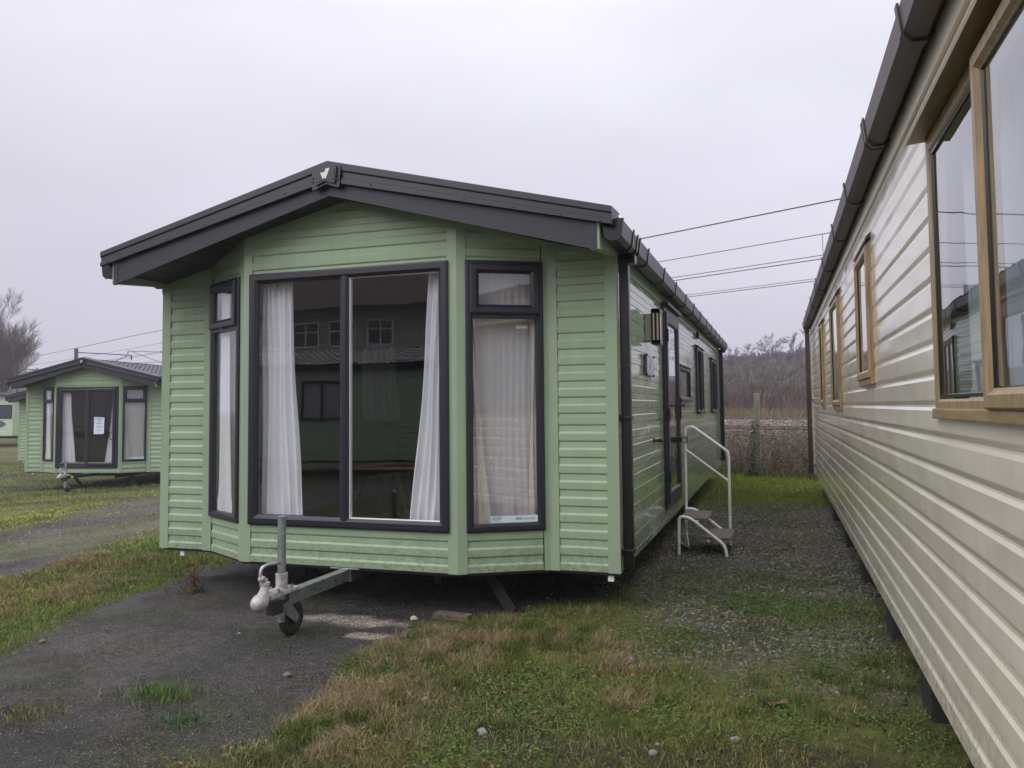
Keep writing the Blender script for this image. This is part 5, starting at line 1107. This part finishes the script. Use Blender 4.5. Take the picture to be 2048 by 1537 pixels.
# wooded hillside as one mass of bare scrub and young trees
TM = [tree_segs(400+i,1.0,levels=4,spread=.8,upright=.55,nch=(5,7),r0=.022,trunk=.08,wig=.10) for i in range(5)]
TM = [(A/max(B[:,2].max(),A[:,2].max()),B/max(B[:,2].max(),A[:,2].max()),a,b,l) for A,B,a,b,l in TM]
def wood(pts, hs_, cols, name, label, rm):
    A_=[];B_=[];a_=[];b_=[];c_=[]
    for (x,y),H,c in zip(pts,hs_,cols):
        A,B,ra,rb,lv = TM[rng.integers(0,5)]; a = rng.uniform(0,6.28); R_ = np.array([[math.cos(a),-math.sin(a),0],[math.sin(a),math.cos(a),0],[0,0,1]]); S = H*np.array([rng.uniform(.8,1.2),rng.uniform(.8,1.2),1.])
        o = np.array([x,y,G0(x,y)-.1]); d_ = math.hypot(x-2.8,y+5.2); r_ = rm*d_/60
        A_.append((A@R_.T)*S+o); B_.append((B@R_.T)*S+o); a_.append(np.maximum(ra*H*.5,r_)); b_.append(np.maximum(rb*H*.5,r_*.7)); c_.append(np.repeat([c],len(A),0)*rng.uniform(.75,1.25,(len(A),1)))
    return segs_mesh(name,np.concatenate(A_),np.concatenate(B_),np.concatenate(a_),np.concatenate(b_),np.concatenate(c_),kind='stuff',label=label,cat='wood')
pts = []; hs2 = []; cl = []
while len(pts) < 760:
    p = 36+112*rng.uniform(0,1)**1.25; D = (p+3.3)/.889; x = rng.uniform(-.13,.085)*D+2.8; y = -5.2+D
    pts.append((x,y)); n_ = float(fbm(np.array([x]),np.array([y]),14,93)[0]); hs2.append(min(.034*D+.5,4.6)*rng.uniform(.7,1.15))
    cl.append(np.array([(.15,.125,.11),(.13,.112,.105),(.17,.145,.125),(.115,.10,.095)][rng.integers(0,4)] if p < 78 else [(.075,.062,.072),(.09,.072,.078),(.062,.055,.066)][rng.integers(0,3)])*(1.0+.6*(n_-.5)))
wood(pts,hs2,cl,'hillside_wood','bare brown winter wood covering the hillside beyond the railway',.016)
pts = []; hs2 = []; cl = []
while len(pts) < 420:
    az = R(rng.uniform(-62,-42)); D = rng.uniform(190,340); x = 2.8+math.sin(az)*D; y = -5.2+math.cos(az)*D; p = PX*x+PY*y
    if p < 31: continue
    pts.append((x,y)); hs2.append(rng.uniform(3,5.)); cl.append(np.array([(.11,.075,.065),(.085,.065,.060),(.10,.085,.06)][rng.integers(0,3)]))
wood(pts,hs2,cl,'distant_wood','distant wooded hill behind the caravans on the left',.014)
# dark evergreen bush low on the hillside
bs = empty('evergreen_bush',(0.0,57.2,G0(0,57.2)),0,'dark evergreen bush among the bare scrub on the hillside','bush')
n = 5000; v = rng.normal(0,1,(n,3)); v /= np.linalg.norm(v,axis=1)[:,None]; rr = rng.uniform(.6,1.05,n)[:,None]*(1+.25*np.sin(v[:,:1]*5)*np.cos(v[:,1:2]*4)); v = v*rr*np.array([[1.7,1.2,.85]])
leaves(v[:,0],v[:,1],rng.uniform(.05,.11,n),np.array([[.022,.042,.032]])*rng.uniform(.5,1.6,(n,1)),0,name='foliage',z=v[:,2]+.9,parent=bs,cat=None,kind=None)
q = MB(); q.tube([(0,0,-.1),(.1,0,.5),(0,.05,1.2)],[.12,.09,.03],6); q.build('trunk', twig, bs)
# pale saplings rising in front of the wood
for i in range(7):
    x,y = (1.2,2.5,3.4,4.3,-1.5,.3,5.2)[i],(52,50,48,51,54,50,49)[i]
    bare_tree(x,y,500+i,rng.uniform(1.9,3.0),('pale leaning sapling left of the fence post','pale sapling right of the fence post','thin pale sapling near the brown downpipe','forked pale sapling near the brown downpipe','pale sapling beside the green caravan end','pale sapling behind the fence post','pale sapling hidden by the cream caravan')[i],'pale saplings beyond the railway',rmin=.012,col=(.24,.20,.17),levels=4,spread=.4,upright=.7,nch=(4,6),r0=.05,trunk=.2)
# ------------------------------------------------------------------ haze
HAZE = .0017
hm_ = bpy.data.materials.new('haze'); hm_.use_nodes = True; t = hm_.node_tree; t.nodes.clear()
vp = nn(t,'ShaderNodeVolumePrincipled'); vp.inputs['Color'].default_value = (.84,.82,.92,1); vp.inputs['Density'].default_value = HAZE; vp.inputs['Anisotropy'].default_value = .1
o_ = nn(t,'ShaderNodeOutputMaterial'); t.links.new(vp.outputs[0], o_.inputs['Volume'])
tag(MB().box(-960,960,-560,960,-3,34).build('haze', hm_), kind='stuff')
